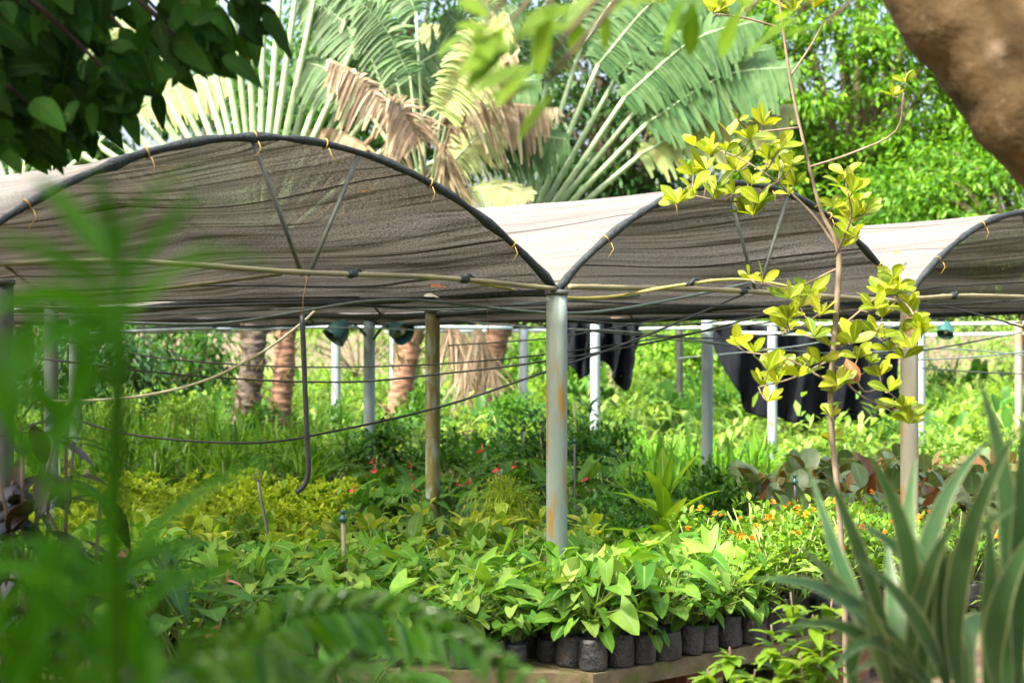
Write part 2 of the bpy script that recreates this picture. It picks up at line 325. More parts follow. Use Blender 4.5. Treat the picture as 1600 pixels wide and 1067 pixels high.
def net_mat():
    T = NT('shade_net'); tc = T.n('TexCoord'); uv = tc.outputs['UV']
    sep = T.n('SeparateXYZ'); T.l(uv, sep.inputs[0])
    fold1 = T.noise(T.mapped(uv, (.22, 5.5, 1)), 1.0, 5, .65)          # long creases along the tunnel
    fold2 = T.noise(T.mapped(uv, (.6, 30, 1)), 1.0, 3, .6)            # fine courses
    weave = T.noise(T.mapped(uv, (62, 160, 1)), 1.0, 3, .75)           # the knit, streaky
    blot = T.noise(uv, 1.3, 4)
    wob = T.math('MULTIPLY', T.noise(T.mapped(uv, (.5, 1, 1)), 1, 1), .16)
    seam = T.math('LESS_THAN', T.math('ABSOLUTE', T.math('SUBTRACT', T.math('FRACT', T.math('ADD', T.math('MULTIPLY', sep.outputs[1], 1.55), wob)), .5)), .011)
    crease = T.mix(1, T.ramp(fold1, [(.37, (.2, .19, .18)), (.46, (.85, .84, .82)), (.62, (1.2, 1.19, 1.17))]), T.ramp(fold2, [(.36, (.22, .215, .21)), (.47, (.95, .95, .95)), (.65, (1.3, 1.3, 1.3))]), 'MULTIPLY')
    c = T.mix(blot, (.118, .118, .114), (.162, .164, .162))
    c = T.mix(1, c, T.ramp(weave, [(.35, (.72, .70, .68)), (.62, (1.12, 1.1, 1.08))]), 'MULTIPLY')
    c = T.mix(T.ramp(T.noise(uv, 2.3, 6, .7), [(.58, (0, 0, 0)), (.7, (.6, .6, .6))]), c, (.16, .12, .08))   # leaf litter stains
    c = T.mix(seam, c, (.05, .045, .04))
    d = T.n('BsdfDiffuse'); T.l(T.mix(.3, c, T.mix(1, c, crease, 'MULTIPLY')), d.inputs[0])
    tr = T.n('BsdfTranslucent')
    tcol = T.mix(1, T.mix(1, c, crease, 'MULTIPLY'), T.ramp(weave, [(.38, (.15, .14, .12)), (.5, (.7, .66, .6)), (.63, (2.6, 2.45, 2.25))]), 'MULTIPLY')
    T.l(tcol, tr.inputs[0])
    mx = T.n('MixShader'); mx.inputs[0].default_value = .16; T.l(d.outputs[0], mx.inputs[1]); T.l(tr.outputs[0], mx.inputs[2])
    tp = T.n('BsdfTransparent'); m2 = T.n('MixShader')
    csep = T.n('SeparateColor'); T.l(crease, csep.inputs[0])
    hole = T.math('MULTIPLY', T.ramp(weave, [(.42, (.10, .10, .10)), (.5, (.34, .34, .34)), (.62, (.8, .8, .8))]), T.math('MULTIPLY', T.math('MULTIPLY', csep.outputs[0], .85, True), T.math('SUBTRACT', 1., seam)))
    geo = T.n('NewGeometry'); vm = T.n('VectorMath', operation='DOT_PRODUCT'); T.l(geo.outputs['Incoming'], vm.inputs[0]); T.l(geo.outputs['Normal'], vm.inputs[1])
    cosr = T.ramp(T.math('ABSOLUTE', vm.outputs['Value']), [(.2, (.08, .08, .08)), (.5, (.32, .32, .32)), (.85, (1, 1, 1))])     # thick yarn closes the holes at a slant
    hole = T.math('MULTIPLY', hole, cosr)
    T.l(hole, m2.inputs[0]); T.l(mx.outputs[0], m2.inputs[1]); T.l(tp.outputs[0], m2.inputs[2])
    T.l(m2.outputs[0], T.out.inputs[0]); return T.m
M['net'] = net_mat()

# ------------------------------------------------------------------ ground
def ground():
    n = 80; g = np.concatenate([-np.geomspace(600, 1, n // 2), np.geomspace(1, 600, n // 2)]); gx, gy = np.meshgrid(g, g + 12, indexing='ij')
    z = np.zeros_like(gx) + np.maximum(0, gy - 45) * .012
    v = np.stack([gx, gy, z], -1).reshape(-1, 3)
    i, j = np.meshgrid(np.arange(n - 1), np.arange(n - 1), indexing='ij')
    f = np.stack([i * n + j, (i + 1) * n + j, (i + 1) * n + j + 1, i * n + j + 1], -1)
    mb = MB().add(v, f, v[:, :2]); T = NT('ground_soil_and_moss'); tc = T.n('TexCoord')
    a = T.ramp(T.noise(tc.outputs['Object'], 1.1, 6), [(.35, (.06, .036, .02)), (.5, (.11, .07, .04)), (.62, (.06, .085, .02))])
    p = T.n('BsdfPrincipled'); p.inputs['Roughness'].default_value = .95; T.l(a, p.inputs['Base Color'])
    T.l(T.bump(T.noise(tc.outputs['Object'], 18, 6), .7, .03), p.inputs['Normal']); T.l(p.outputs[0], T.out.inputs[0])
    tag(mb.build('ground', T.m), 'brown soil ground of the plant nursery', 'ground', kind='structure')
ground()

# ------------------------------------------------------------------ shade tunnels
TH = math.radians(42); Bd = np.array((math.cos(TH), math.sin(TH), 0)); Ad = np.array((-math.sin(TH), math.cos(TH), 0))
M0 = np.array((.213, 8.1, 0.)); ZV = CZ + .27                       # front valley post and valley height
PROF_T = PROF_T2 = list(np.linspace(0, 1, 41)); PROF_H = PROF_H2 = [max(0., 4 * t * (1 - t)) ** .94 for t in PROF_T]
def tunnel(label, foot, W, H, L, pt, ph, hoop_every=2.2, a0=0):
    root = thing('shade_tunnel', label, 'shade canopy', (*foot[:2], 0), 'shade net tunnels')
    hoop_every = 5.0
    nx, ny = int(L * 12), 56
    s = np.linspace(0, L, nx); t = np.linspace(0, 1, ny)
    hh = np.interp(t, pt, ph); hh[0] = 0; hh[-1] = 0
    ss, tt = np.meshgrid(s, t, indexing='ij')
    prof = np.broadcast_to(hh, ss.shape)
    sag = np.abs(np.sin(math.pi * ss / 2.5)) * .035 * (prof > .02)
    rip = .012 * np.sin(tt * 47 + 1.7 * np.sin(ss * .9)) + .008 * np.sin(tt * 83 + 2 * np.sin(ss * .6 + 1)) + .008 * np.sin(ss * 3.1 + tt * 9)
    z = ZV + H * prof - sag + rip * np.minimum(1, ss * 3 + .0)
    p = np.zeros((*ss.shape, 3)) + Bd * (tt * W)[..., None] + Ad * ss[..., None]; p[..., 2] = z
    arc = np.concatenate([[0], np.cumsum(np.hypot(np.diff(t * W), np.diff(hh * H)))])
    uv = np.stack([ss, np.broadcast_to(arc, ss.shape) + foot[0]], -1)
    i, j = np.meshgrid(np.arange(nx - 1), np.arange(ny - 1), indexing='ij')
    f = np.stack([i * ny + j, (i + 1) * ny + j, (i + 1) * ny + j + 1, i * ny + j + 1], -1)
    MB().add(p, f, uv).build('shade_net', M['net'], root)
    k = 0
    for a in np.arange(0, L + .01, hoop_every):
        t = np.linspace(0.0, 1, 44); hx = np.interp(t, pt, ph); hx[0] = hx[-1] = 0
        pts = np.zeros((44, 3)) + Bd * (t * W)[:, None] + Ad * a; pts[:, 2] = ZV + H * hx - .004
        mb = MB()
        if a == 0:                                                  # net edge rolled round the front hoop
            hoop = mb.tube(pts, 0.018 + .003 * np.sin(t * 60) + .006 * R.normal(size=44) * .5, 9, lump=.10).build('rolled_hem', M['roll'], root)
            for q in (5, 12, 19, 24, 32, 39):
                mt = MB(); c = pts[q]; tn = nrm(pts[q + 1] - pts[q - 1])
                ang = np.linspace(0, 6.283, 13); a1 = nrm(np.cross(tn, Ad)); 
                mt.tube(c + .021 * (np.cos(ang)[:, None] * a1 + np.sin(ang)[:, None] * Ad), 0.0035, 6, caps=False)
                e = c - Ad * .03 - a1 * .02
                mt.tube([e, e + np.array((.012, 0, -.03)), e + np.array((.02 * R.normal(), 0, -.07))], .0022, 5)
                mt.build('tie', M['tie'], hoop)
        else:
            mb.tube(pts, .011, 7); mb.build('hoop', M['brace'], root)
        # V braces from tie bar to hoop
        if a == 0:
            for t0, t1 in ((.52, .44), (.53, .615)):
                hz = H * np.interp(t1, pt, ph)
                q0 = Bd * (t0 * W) + np.array((0, 0, ZV + .03)); q1 = Bd * (t1 * W) + np.array((0, 0, ZV + hz - .02))
                MB().tube([q0, (q0 + q1) / 2 + (0, .004, 0), q1], .0095, 8).build('brace', M['brace'], root)
        k += 1
    # valley cable with rolled net
    vp = np.zeros((40, 3)) + Bd * W + Ad * np.linspace(.05, L, 40)[:, None]; vp[:, 2] = ZV - .012 + .012 * np.sin(np.linspace(0, 30, 40))
    MB().tube(vp, .022, 7, lump=.2).build('valley_hem', M['roll'], root)
    return root
foot1 = M0 - Bd * 3.05
tunnel('nearest arched shade net tunnel, left of the front post', foot1, 3.05, .60, 11, PROF_T, PROF_H)
foot2 = M0; tunnel('middle arched shade net tunnel behind the yellow leaved sapling', foot2, 2.8, .60, 13, PROF_T2, PROF_H2)
foot3 = M0 + Bd * 2.8; tunnel('rightmost arched shade net tunnel cut by the right edge', foot3, 2.9, .60, 14, PROF_T2, PROF_H2)

# ------------------------------------------------------------------ posts
def post(u, d, top_v, wpx, mat, label, z_top=None, name='steel_post', group='canopy posts', seam_v=None, cap=True):
    b = P(u, 543, d); b[2] = 0; zt = P(u, top_v, d)[2] if z_top is None else z_top
    r = wpx / 2 / F * d
    root = thing(name, label, 'post', b, group)
    zz = np.linspace(0, zt, 14)
    MB().tube(np.c_[np.zeros(14) + .002 * R.normal(size=14) * 0, np.zeros(14), zz], r, 20).build('shaft', M[mat], root)
    if cap:
        MB().lathe([(r * .6, zt + .001), (r * 1.12, zt + .001), (r * 1.12, zt + .022), (r * .5, zt + .026)], 18).build('saddle_plate', M['brace'], root)
    if seam_v:
        z = P(u, seam_v, d)[2]; MB().lathe([(r * .99, z - .006), (r * 1.03, z - .004), (r * 1.03, z + .004), (r * .99, z + .006)], 20).build('joint_ring', M['post_yellow'], root)
    return root
post(870, 8.1, 461, 33, 'post', 'nearest grey green steel post with ochre stains, under the canopy valley')
post(676, 13.2, 489, 23, 'post_yellow', 'mossy yellow green post with a joint ring, left of the nearest post', seam_v=681)
post(577, 18.4, 501, 18, 'post_b', 'grey post carrying the two green lamps')
post(525, 23.5, 512, 14, 'post_pale', 'thin pale post just left of the post with lamps')
post(1421, 9.97, 472, 28, 'post_rust', 'cream post stained rust below, right of the sapling')
post(1105, 15.2, 496, 18, 'post_b', 'blue grey post between the nearest post and the sapling')
post(930, 19.5, 506, 15, 'post_pale', 'blue grey post beside the hanging dark cloth')
post(818, 24, 513, 14, 'post_pale', 'thin pale post left of the nearest post, far back')
post(1207, 21, 509, 15, 'post_pale', 'pale blue post behind the sapling leaves')
post(1438, 17, 503, 16, 'post_pale', 'white post directly behind the rust stained post')
post(118, 16.5, 499, 19, 'post_pale', 'pale post seen through the blurred palm, second from the left edge')
post(80, 11.6, 481, 22, 'post_b', 'dull post in shade near the left edge')
post(1592, 19, 505, 12, 'post_rust', 'thin post at the right edge with a pale base')
post(1062, 26, 514, 11, 'brace', 'thin dark post against the far greenery')
post(613, 34, 525, 7, 'post_pale', 'very thin pale post in the bright far beds', cap=False)
post(1, 7.4, 445, 40, 'brace', 'dark shaded post on the left edge of the picture')

# ------------------------------------------------------------------ bamboo, pipes, cables
def run(name, label, cat, pts, r, mat, group=None, n=30, lump=0, nodes=False, ties=()):
    w_ = np.array([P(*p) for p in pts]); c = curve(w_, n); o = c[0].copy()
    root = thing(name, label, cat, o, group) if nodes or len(ties) else None
    mb = MB(); rr = np.full(len(c), r)
    if nodes: rr = r * (1 + .16 * (np.arange(len(c)) % 5 == 2))
    mb.tube(c, rr, 8, lump=lump)
    if root is None: return tag(mb.build(name, M[mat], None, o), label, cat, group)
    mb.build('culm' if nodes else 'shaft', M[mat], root, o)
    for q in ties:
        i = int(q * (len(c) - 1)); t = nrm(c[min(i + 1, len(c) - 1)] - c[i - 1]); a = nrm(np.cross(t, (0, 0, 1.)))
        m2 = MB(); m2.tube([c[i] - t * .025, c[i] - t * .01, c[i] + t * .01, c[i] + t * .025], [r * 1.2, r * 1.7, r * 1.6, r * 1.2], 8, lump=.12)
        m2.tube([c[i] + a * .01, c[i] + t * .03 + np.array((0, 0, .022)), c[i] + t * .06 + np.array((0, 0, .012))], [.010, .008, .003], 6)
        m2.build('lashing', M['roll'], root, o)
    return root
bg_ = 'bamboo tie poles'
run('bamboo_pole', 'long grey bamboo pole across the mouth of the nearest tunnel', 'pole', [(-120, 418, 6.05), (180, 408, 6.5), (460, 425, 7.05), (690, 434, 7.65), (868, 451, 8.05)], .011, 'bamboo', bg_, 46, nodes=True, ties=(.6, .8))
run('bamboo_pole', 'bowed yellow bamboo pole passing behind the nearest post', 'pole', [(690, 433, 8.3), (760, 444, 8.3), (860, 463, 8.35), (950, 464, 8.4), (1060, 446, 8.5), (1160, 437, 8.7), (1270, 455, 8.9)], .008, 'bamboo_y', bg_, 40, nodes=True, ties=(.72,))
run('bamboo_pole', 'grey bamboo pole across the mouth of the middle tunnel', 'pole', [(890, 448, 8.1), (1100, 452, 8.8), (1230, 459, 9.2), (1412, 471, 9.9)], .013, 'bamboo', bg_, 40, nodes=True, ties=(.5,))
run('bamboo_pole', 'grey bamboo pole right of the rust stained post', 'pole', [(1425, 467, 9.9), (1520, 462, 10.3), (1700, 468, 11.1)], .013, 'bamboo', bg_, 24, nodes=True, ties=(.4,))
run('bamboo_pole', 'short shaded bamboo pole above the blurred palm', 'pole', [(-40, 466, 7.6), (200, 456, 8.2), (440, 428, 8.6)], .010, 'bamboo', bg_, 24, nodes=True)
cg = 'sagging cables under the canopy'
CAB = [
 ('black cable dipping lowest across the left beds then rising past the nearest post', [(75, 640, 9.5), (200, 678, 9.5), (390, 692, 9.5), (530, 672, 9.6), (700, 632, 9.7), (860, 578, 9.8), (1000, 528, 10), (1180, 452, 10.2)], .0065, 'cable'),
 ('black cable level with the lamps, rising right of the nearest post', [(60, 560, 11), (300, 587, 11), (530, 597, 11), (690, 584, 11), (860, 563, 11), (1070, 524, 11.2), (1330, 455, 11.4)], .0065, 'cable'),
 ('thin black cable just above, sagging behind the mossy post', [(90, 530, 12), (250, 559, 12), (450, 573, 12), (660, 570, 12), (860, 553, 12), (1100, 518, 12), (1450, 470, 12)], .0055, 'cable'),
 ('thick grey cable arching over the lamps near the canopy edge', [(160, 503, 8.6), (330, 506, 8.6), (450, 490, 8.6), (560, 472, 8.6), (650, 469, 8.6), (760, 480, 8.6), (870, 489, 8.7), (960, 484, 8.8), (1080, 462, 8.9), (1180, 440, 9)], .0075, 'cable_g'),
 ('black cable under the nearest tunnel valley, nearly level', [(60, 455, 8.9), (330, 446, 8.9), (560, 448, 8.8), (640, 440, 8.5), (700, 432, 8.2)], .0065, 'cable'),
 ('grey cable running level from the left edge to the lamps', [(-20, 490, 10), (200, 493, 10), (420, 484, 10), (560, 478, 10), (700, 484, 10), (870, 470, 10.3), (1000, 462, 10.5)], .006, 'cable_g'),
 ('black cable along the dark net edge, right of the nearest post', [(880, 470, 9.6), (1050, 476, 9.8), (1250, 478, 10), (1420, 478, 10.3), (1620, 468, 10.6)], .006, 'cable'),
 ('grey cable sagging beneath the middle tunnel', [(690, 500, 13), (850, 512, 13), (1000, 520, 13), (1200, 545, 13), (1400, 552, 13), (1620, 515, 13)], .006, 'cable_g'),
 ('black cable crossing behind the upper sapling leaves', [(870, 498, 12.5), (1050, 508, 12.5), (1250, 485, 12.5), (1440, 452, 12.3), (1620, 440, 12)], .006, 'cable'),
 ('black cable sloping down to the right edge', [(1400, 470, 11), (1480, 480, 11), (1560, 500, 11), (1640, 525, 11)], .0065, 'cable'),
 ('grey cable low at the right edge above the bright beds', [(1430, 562, 14), (1520, 558, 14), (1640, 545, 14)], .006, 'cable_g'),
 ('lowest thin cable at the right edge', [(1440, 575, 15), (1540, 582, 15), (1650, 585, 15)], .006, 'cable'),
 ('thin teal cable behind the sapling stem', [(1040, 530, 15), (1150, 540, 15), (1300, 552, 15), (1480, 545, 15), (1650, 560, 15)], .006, 'cable_g'),
 ('black cable behind the left blurred palm', [(-30, 462, 9.2), (150, 470, 9.2), (420, 466, 9.2), (760, 462, 9.3), (860, 458, 9.4)], .006, 'cable'),
 ('thin cable rising to the canopy right of the sapling', [(1180, 560, 14), (1300, 530, 14), (1420, 490, 14), (1640, 470, 14)], .005, 'cable'),
 ('thin grey cable just under the pale pipe on the left', [(120, 516, 16), (300, 520, 16), (520, 512, 16), (700, 518, 16)], .006, 'cable_g'),
 ('black cable crossing in front of the bunched cloth', [(700, 540, 14), (860, 528, 14), (1000, 505, 14), (1150, 480, 14)], .006, 'cable'),
 ('black cable dipping between the blue grey post and the sapling', [(900, 516, 13), (1080, 528, 13), (1220, 522, 13), (1380, 495, 13)], .006, 'cable'),
 ('grey cable rising to the rust stained post', [(1060, 560, 16), (1250, 540, 16), (1420, 505, 16)], .006, 'cable_g'),
 ('black cable hugging the net edge on the left', [(-30, 478, 9), (200, 481, 9), (480, 474, 9), (640, 480, 9.2), (860, 476, 9.5)], .007, 'cable'),
]
for lab, pts, r, m in CAB: run('cable', lab, 'cable', pts, r, m, cg, 60)
run('hose', 'cream hose curving up from the left to the lamp post', 'hose', [(60, 628, 10.5), (200, 621, 10.5), (310, 598, 10.5), (400, 556, 10.5), (470, 506, 10.6), (520, 462, 10.6), (570, 455, 10.7), (640, 464, 10.8)], .0085, 'hose', None, 50)
for lab, pts in (('pale pipe level behind the lamps on the left', [(140, 521, 20), (350, 513, 21), (600, 511, 22), (800, 512, 23)]),
                 ('pale pipe on the far posts, middle of the picture', [(600, 519, 24), (850, 516, 24), (1110, 512, 24)]),
                 ('pale pipe on the far posts behind the sapling', [(1100, 505, 20), (1350, 507, 20), (1640, 505, 20)]),
                 ('thin pale pipe low over the bright beds on the right', [(1150, 520, 23), (1400, 524, 23), (1650, 520, 23)])):
    run('pipe', lab, 'pipe', pts, .022, 'pipe', 'pale pipes on the far posts', 20)
# cross rails of the far frame
# hanging rod with hooked end and its cord
hp = thing('hanging_rod', 'black rod hanging on a cord, hooked at its lower end', 'rod', P(472, 495, 7.3))
o = P(472, 495, 7.3)
MB().tube(curve([P(472, 492, 7.3), P(476, 590, 7.3), P(480, 690, 7.3), P(482, 735, 7.3), P(476, 757, 7.3), P(463, 770, 7.3)], 30), .0115, 8).build('shaft', M['cable'], hp, o)
MB().tube([P(480, 430, 7.3), P(474, 465, 7.3), P(472, 500, 7.3)], .002, 5).build('cord', M['twine'], hp, o)
run('loose_cord', 'brown cord hanging from the canopy, left of the nearest post', 'cord', [(760, 455, 8.5), (762, 490, 8.5), (763, 520, 8.5)], .002, 'twine')

# lamps
def lamp(u, v, d, face, arm, label, sc=1):
    c = P(u, v, d); ax = nrm(np.asarray(face, float)); root = thing('floodlight', label, 'lamp', c, 'green bell shaped lamps'); root.scale = (sc,) * 3
    MB().lathe([(.01, -.17), (.055, -.165), (.065, -.14), (.105, -.09), (.124, -.03), (.13, .05), (.137, .06), (.132, .062), (.124, .05), (.118, -.03), (.09, -.1), (.01, -.12)], 22, axis=ax).build('lamp_shade', M['lamp'], root)
    MB().lathe([(.005, -.112), (.085, -.096), (.112, -.03), (.005, -.032)], 18, axis=ax).build('reflector', M['lampin'], root)
    MB().lathe([(.002, -.03), (.03, -.028), (.036, .0), (.02, .03), (.002, .034)], 12, axis=ax).build('bulb', M['hose'], root)
    MB().tube(curve([np.zeros(3) - ax * .15] + [P(*a) - c for a in arm], 14), .017, 8).build('arm', M['lamp'], root)
lamp(526, 522, 18.2, (-.55, -.35, -.75), [(548, 511, 18.2), (560, 512, 18.2), (571, 524, 18.3)], 'green lamp on the left side of its post, facing down and left')
lamp(627, 518, 18.2, (.62, -.6, -.42), [(608, 510, 18.2), (596, 513, 18.2), (584, 530, 18.3)], 'green lamp on the right side of its post, showing its tan inside')
lamp(1478, 518, 17, (-.3, -.5, -.8), [(1466, 508, 17), (1450, 505, 17)], 'smaller green lamp right of the rust stained post', .62)

# hanging dark cloths
def cloth(pts_u, v0, v1s, d, label):
    n, k = 40, 24; uu = np.linspace(pts_u[0], pts_u[1], n); low = np.interp(uu, *v1s); g = []
    for i, u in enumerate(uu):
        for j in range(k):
            t = j / (k - 1); v = v0 + (low[i] - v0) * t
            p = P(u + 6 * math.sin(t * 5 + i * .7) * t, v, d); p[1] += .16 * math.sin(i * .85 + 2 * t) + .09 * math.sin(i * 1.9 + t * 4) + .1 * t; g.append(p)
    i, j = np.meshgrid(np.arange(n - 1), np.arange(k - 1), indexing='ij')
    f = np.stack([i * k + j, (i + 1) * k + j, (i + 1) * k + j + 1, i * k + j + 1], -1)
    o = P(pts_u[0], v0, d); ob = tag(MB().add(g, f).build('shade_cloth', M['cloth'], None, o), label, 'cloth', 'dark cloths hung at the back')
    sm = ob.modifiers.new('thickness', 'SOLIDIFY'); sm.thickness = .006
cloth((884, 1002), 503, ([884, 905, 940, 962, 975, 985, 1002], [560, 600, 560, 590, 612, 600, 520]), 21, 'dark grey cloth bunched up behind the nearest post')
cloth((1118, 1410), 508, ([1118, 1140, 1165, 1200, 1250, 1300, 1380, 1410], [530, 600, 640, 655, 662, 660, 655, 640]), 23.5, 'wide black cloth hanging behind the sapling')

# ------------------------------------------------------------------ benches
C0 = np.array((.33, 6.95)); Bx, Ax = Bd[:2], Ad[:2]
def bench(poly, label, z=.27, piers=()):
    c = np.mean(poly, 0); root = thing('plant_bench', label, 'bench', (*c, 0), 'low nursery benches')
    MB().prism(np.array(poly) - c, z - .075, z).build('slab', M['slab'], root, smooth=False)
    for p, ax in piers:
        q = np.array(p) - c; a = np.array(ax); b = np.array((-a[1], a[0])); MB().prism([q, q + a * .24, q + a * .24 + b * .5, q + b * .5], 0, z - .075).build('brick_pier', M['brick'], root, smooth=False)
bench([C0, C0 + Bx * 2.5, C0 + Bx * 2.5 + Ax * .86, C0 + Ax * .86], 'low concrete bench on brick piers, its right front edge showing',
      piers=[(C0 + Bx * .62 + Ax * .05, Bx), (C0 + Bx * 1.7 + Ax * .05, Bx), (C0 + Bx * .02 + Ax * .05, Bx)])
bench([C0 + (-.05, .01), C0 + Ax * .86 + (-.06, 0), (-.3, 8.3), (-2.5, 8.7), (-2.5, 7.3)], 'low concrete bench left of the nearest post, half hidden by fronds',
      piers=[((-.42, 7.18), (1, -.1)), ((-1.5, 7.3), (1, -.1))])

# ------------------------------------------------------------------ potted plants
def bag(root, r=.06, h=.16, mat='bag', name='poly_bag'):
    mb = MB(); mb.lathe([(r * .2, 0), (r * .93, .002), (r * 1.0, h * .12), (r * 1.04, h * .5), (r * .98, h * .85), (r * 1.02, h), (r * .96, h * 1.0), (r * .93, h * .86)], 16, lump=.05)
    mb.build(name, M[mat], root)
    MB().lathe([(.001, h * .87), (r * .5, h * .9), (r * .97, h * .84)], 12, lump=.03).build('soil', M['soil'], root)
def stems(mb, base, tips, r=.003, sag=.0):
    for b, t in zip(base, tips):
        m = (b + t) / 2; m = m + np.array((0, 0, .02)); mb.tube([b, m, t], [r, r * .9, r * .7], 5, caps=False)
PROTO = {}
def proto(kind, name, label, group, build, nvar):
    out = []
    for i in range(nvar):
        root = thing(name, label, 'plant', (0, 0, -50), group); build(root, i); out.append(root)
    PROTO[kind] = [out, [False] * nvar, label]
    return out
def place(kind, x, y, z, sc=1, var=None, label=None):
    out, used, _ = PROTO[kind]; i = R.integers(len(out)) if var is None else var
    rz = R.uniform(0, 6.283); sc = sc * R.uniform(.85, 1.15)
    if not used[i]:
        r = out[i]; used[i] = True; r.location = (x, y, z); r.rotation_euler = (0, 0, rz); r.scale = (sc,) * 3
    else: r = dup(out[i], (x, y, z), rz, sc)
    r.rotation_euler = (R.normal(0, .05), R.normal(0, .05), rz); r.scale = (sc * R.uniform(.88, 1.12), sc, sc * R.uniform(.9, 1.1))
    r['label'] = label or PROTO[kind][2]
    return r
def inside(poly, x, y):
    c = False; n = len(poly)
    for i in range(n):
        x1, y1 = poly[i]; x2, y2 = poly[i - 1]
        if (y1 > y) != (y2 > y) and x < (x2 - x1) * (y - y1) / (y2 - y1) + x1: c = not c
    return c
def seen(x, y, z=.6, m=60):
    u = 800 + x / y * F; return -m < u < 1600 + m
POSTS = [(o.location.x, o.location.y) for o in bpy.data.objects if o.name.startswith('steel_post')]
def grid(poly, sp, jit=.25, skew=True, clear=.09):
    p = np.array(poly); pts = []
    a = np.arange(-12, 30, sp)
    for i in a:
        for j in a:
            q = C0 + Bx * (i + .055 + sp / 2) + Ax * (j + .055 + sp / 2)
            if not inside(poly, *q): continue
            x, y = q + R.uniform(-jit, jit, 2) * sp
            if any(math.hypot(x - a_, y - b_) < clear for a_, b_ in POSTS): continue
            if seen(x, y): pts.append((x, y))
    return pts

def b_syngonium(root, i):
    bag(root, R.uniform(.05, .064), R.uniform(.10, .145)); n = R.integers(22, 30)
    d = sph(n, 25, 75, np.arange(n) * 2.4 + R.uniform(0, 6)); hgt = R.uniform(.10, .30, n)
    b = np.c_[R.normal(0, .012, (n, 2)), np.full(n, .135)]; tip = b + d * hgt[:, None] * np.array((.95, .95, 1)); tip[:, 2] = np.maximum(tip[:, 2], .2)
    ms = MB(); stems(ms, b, tip, .0028); ms.build('stems', M['stalk'], root)
    out = nrm(np.c_[d[:, :2] + R.normal(0, .25, (n, 2)), R.uniform(-.5, .3, n)]); mb = MB()
    L = R.uniform(.045, .105, n)
    mb.leaves(tip, out, R.normal(0, .35, (n, 3)) + (0, 0, 1), L, L * R.uniform(.95, 1.25, n), P_HEART, 7, R.uniform(.1, .4, n), .2, .38, wave=.06)
    m = n // 2; L2 = L[:m] * .6; mb.leaves(b[:m] + d[:m] * .07, nrm(np.c_[d[:m, 1], -d[:m, 0], R.uniform(-.2, .6, m)]), (0, 0, 1), L2, L2 * 1.0, P_HEART, 5, .3, .2, .4)
    k = 7; az = R.uniform(0, 6.28, k); rr = R.uniform(.06, .11, k); q = np.c_[np.cos(az) * rr, np.sin(az) * rr, R.uniform(.13, .22, k)]; L3 = R.uniform(.05, .09, k)
    mb.leaves(q, np.c_[np.cos(az), np.sin(az), R.uniform(-1.2, -.1, k)], np.c_[np.cos(az) * .5, np.sin(az) * .5, np.full(k, .8)], L3, L3 * 1.1, P_HEART, 6, .2, .2, .4, wave=.06)
    mb.build('foliage', M['syngonium'], root)
def b_aglao(root, i, mat='aglaonema', L=(.12, .2), w=.42, h=.16):
    bag(root, .065, .15); n = 16; az = np.arange(n) * 2.4; d = sph(n, 20, 75, az); b = np.c_[np.zeros((n, 2)), R.uniform(.15, .15 + h, n)]
    MB().tube([(0, 0, .12), (.004, 0, .15 + h)], .006, 6).build('stem', M['stalk'], root)
    ll = R.uniform(*L, n); mb = MB(); mb.leaves(b + d * .04, d, (0, 0, 1), ll, ll * w, P_LANCE, 6, R.uniform(.15, .6, n), .25, wave=.04); mb.build('foliage', M[mat], root)
def b_croton(root, i): b_aglao(root, i, 'croton_y', (.1, .17), .45, .2)
def b_lime(root, i):
    bag(root, .07, .15); mb = MB(); n = 70; d = sph(n, 5, 85); b = d * R.uniform(.03, .2, n)[:, None] * (1, 1, .9) + (0, 0, .2)
    k = 7
    for q in range(k):
        dd = nrm(d + R.normal(0, .5, (n, 3))); mb.leaves(b, dd, (0, 0, 1), R.uniform(.04, .08, n), .018, P_LANCE, 3, .4, .2)
    MB().tube([(0, 0, .12), (0, 0, .3)], .007, 6).build('stem', M['stalk'], root); mb.build('foliage', M['lime'], root)
def b_spiky(root, i, mat='spiky', L=(.18, .34), n=46, w=.022, h=.3):
    bag(root, .07, .15); d = sph(n, 20, 88); b = np.c_[R.normal(0, .03, (n, 2)), R.uniform(.14, .15 + h, n)]; mb = MB()
    mb.leaves(b, d, (0, 0, 1), R.uniform(*L, n), w, P_LANCE, 6, R.uniform(.1, .6, n), .3)
    MB().tube([(0, 0, .12), (0, 0, .15 + h)], .008, 6).build('stem', M['stalk'], root); mb.build('foliage', M[mat], root)
def b_grass(root, i): b_spiky(root, i, 'grass', (.3, .6), 44, .03, .25)
def b_onion(root, i): 
    bag(root, .06, .14); n = 40; d = sph(n, 60, 89); mb = MB(); mb.leaves(np.c_[R.normal(0, .025, (n, 2)), np.full(n, .12)], d, (1, .3, 0), R.uniform(.2, .36, n), .010, P_NEEDLE, 5, R.uniform(0, .25, n), .3); mb.build('foliage', M['onion'], root)
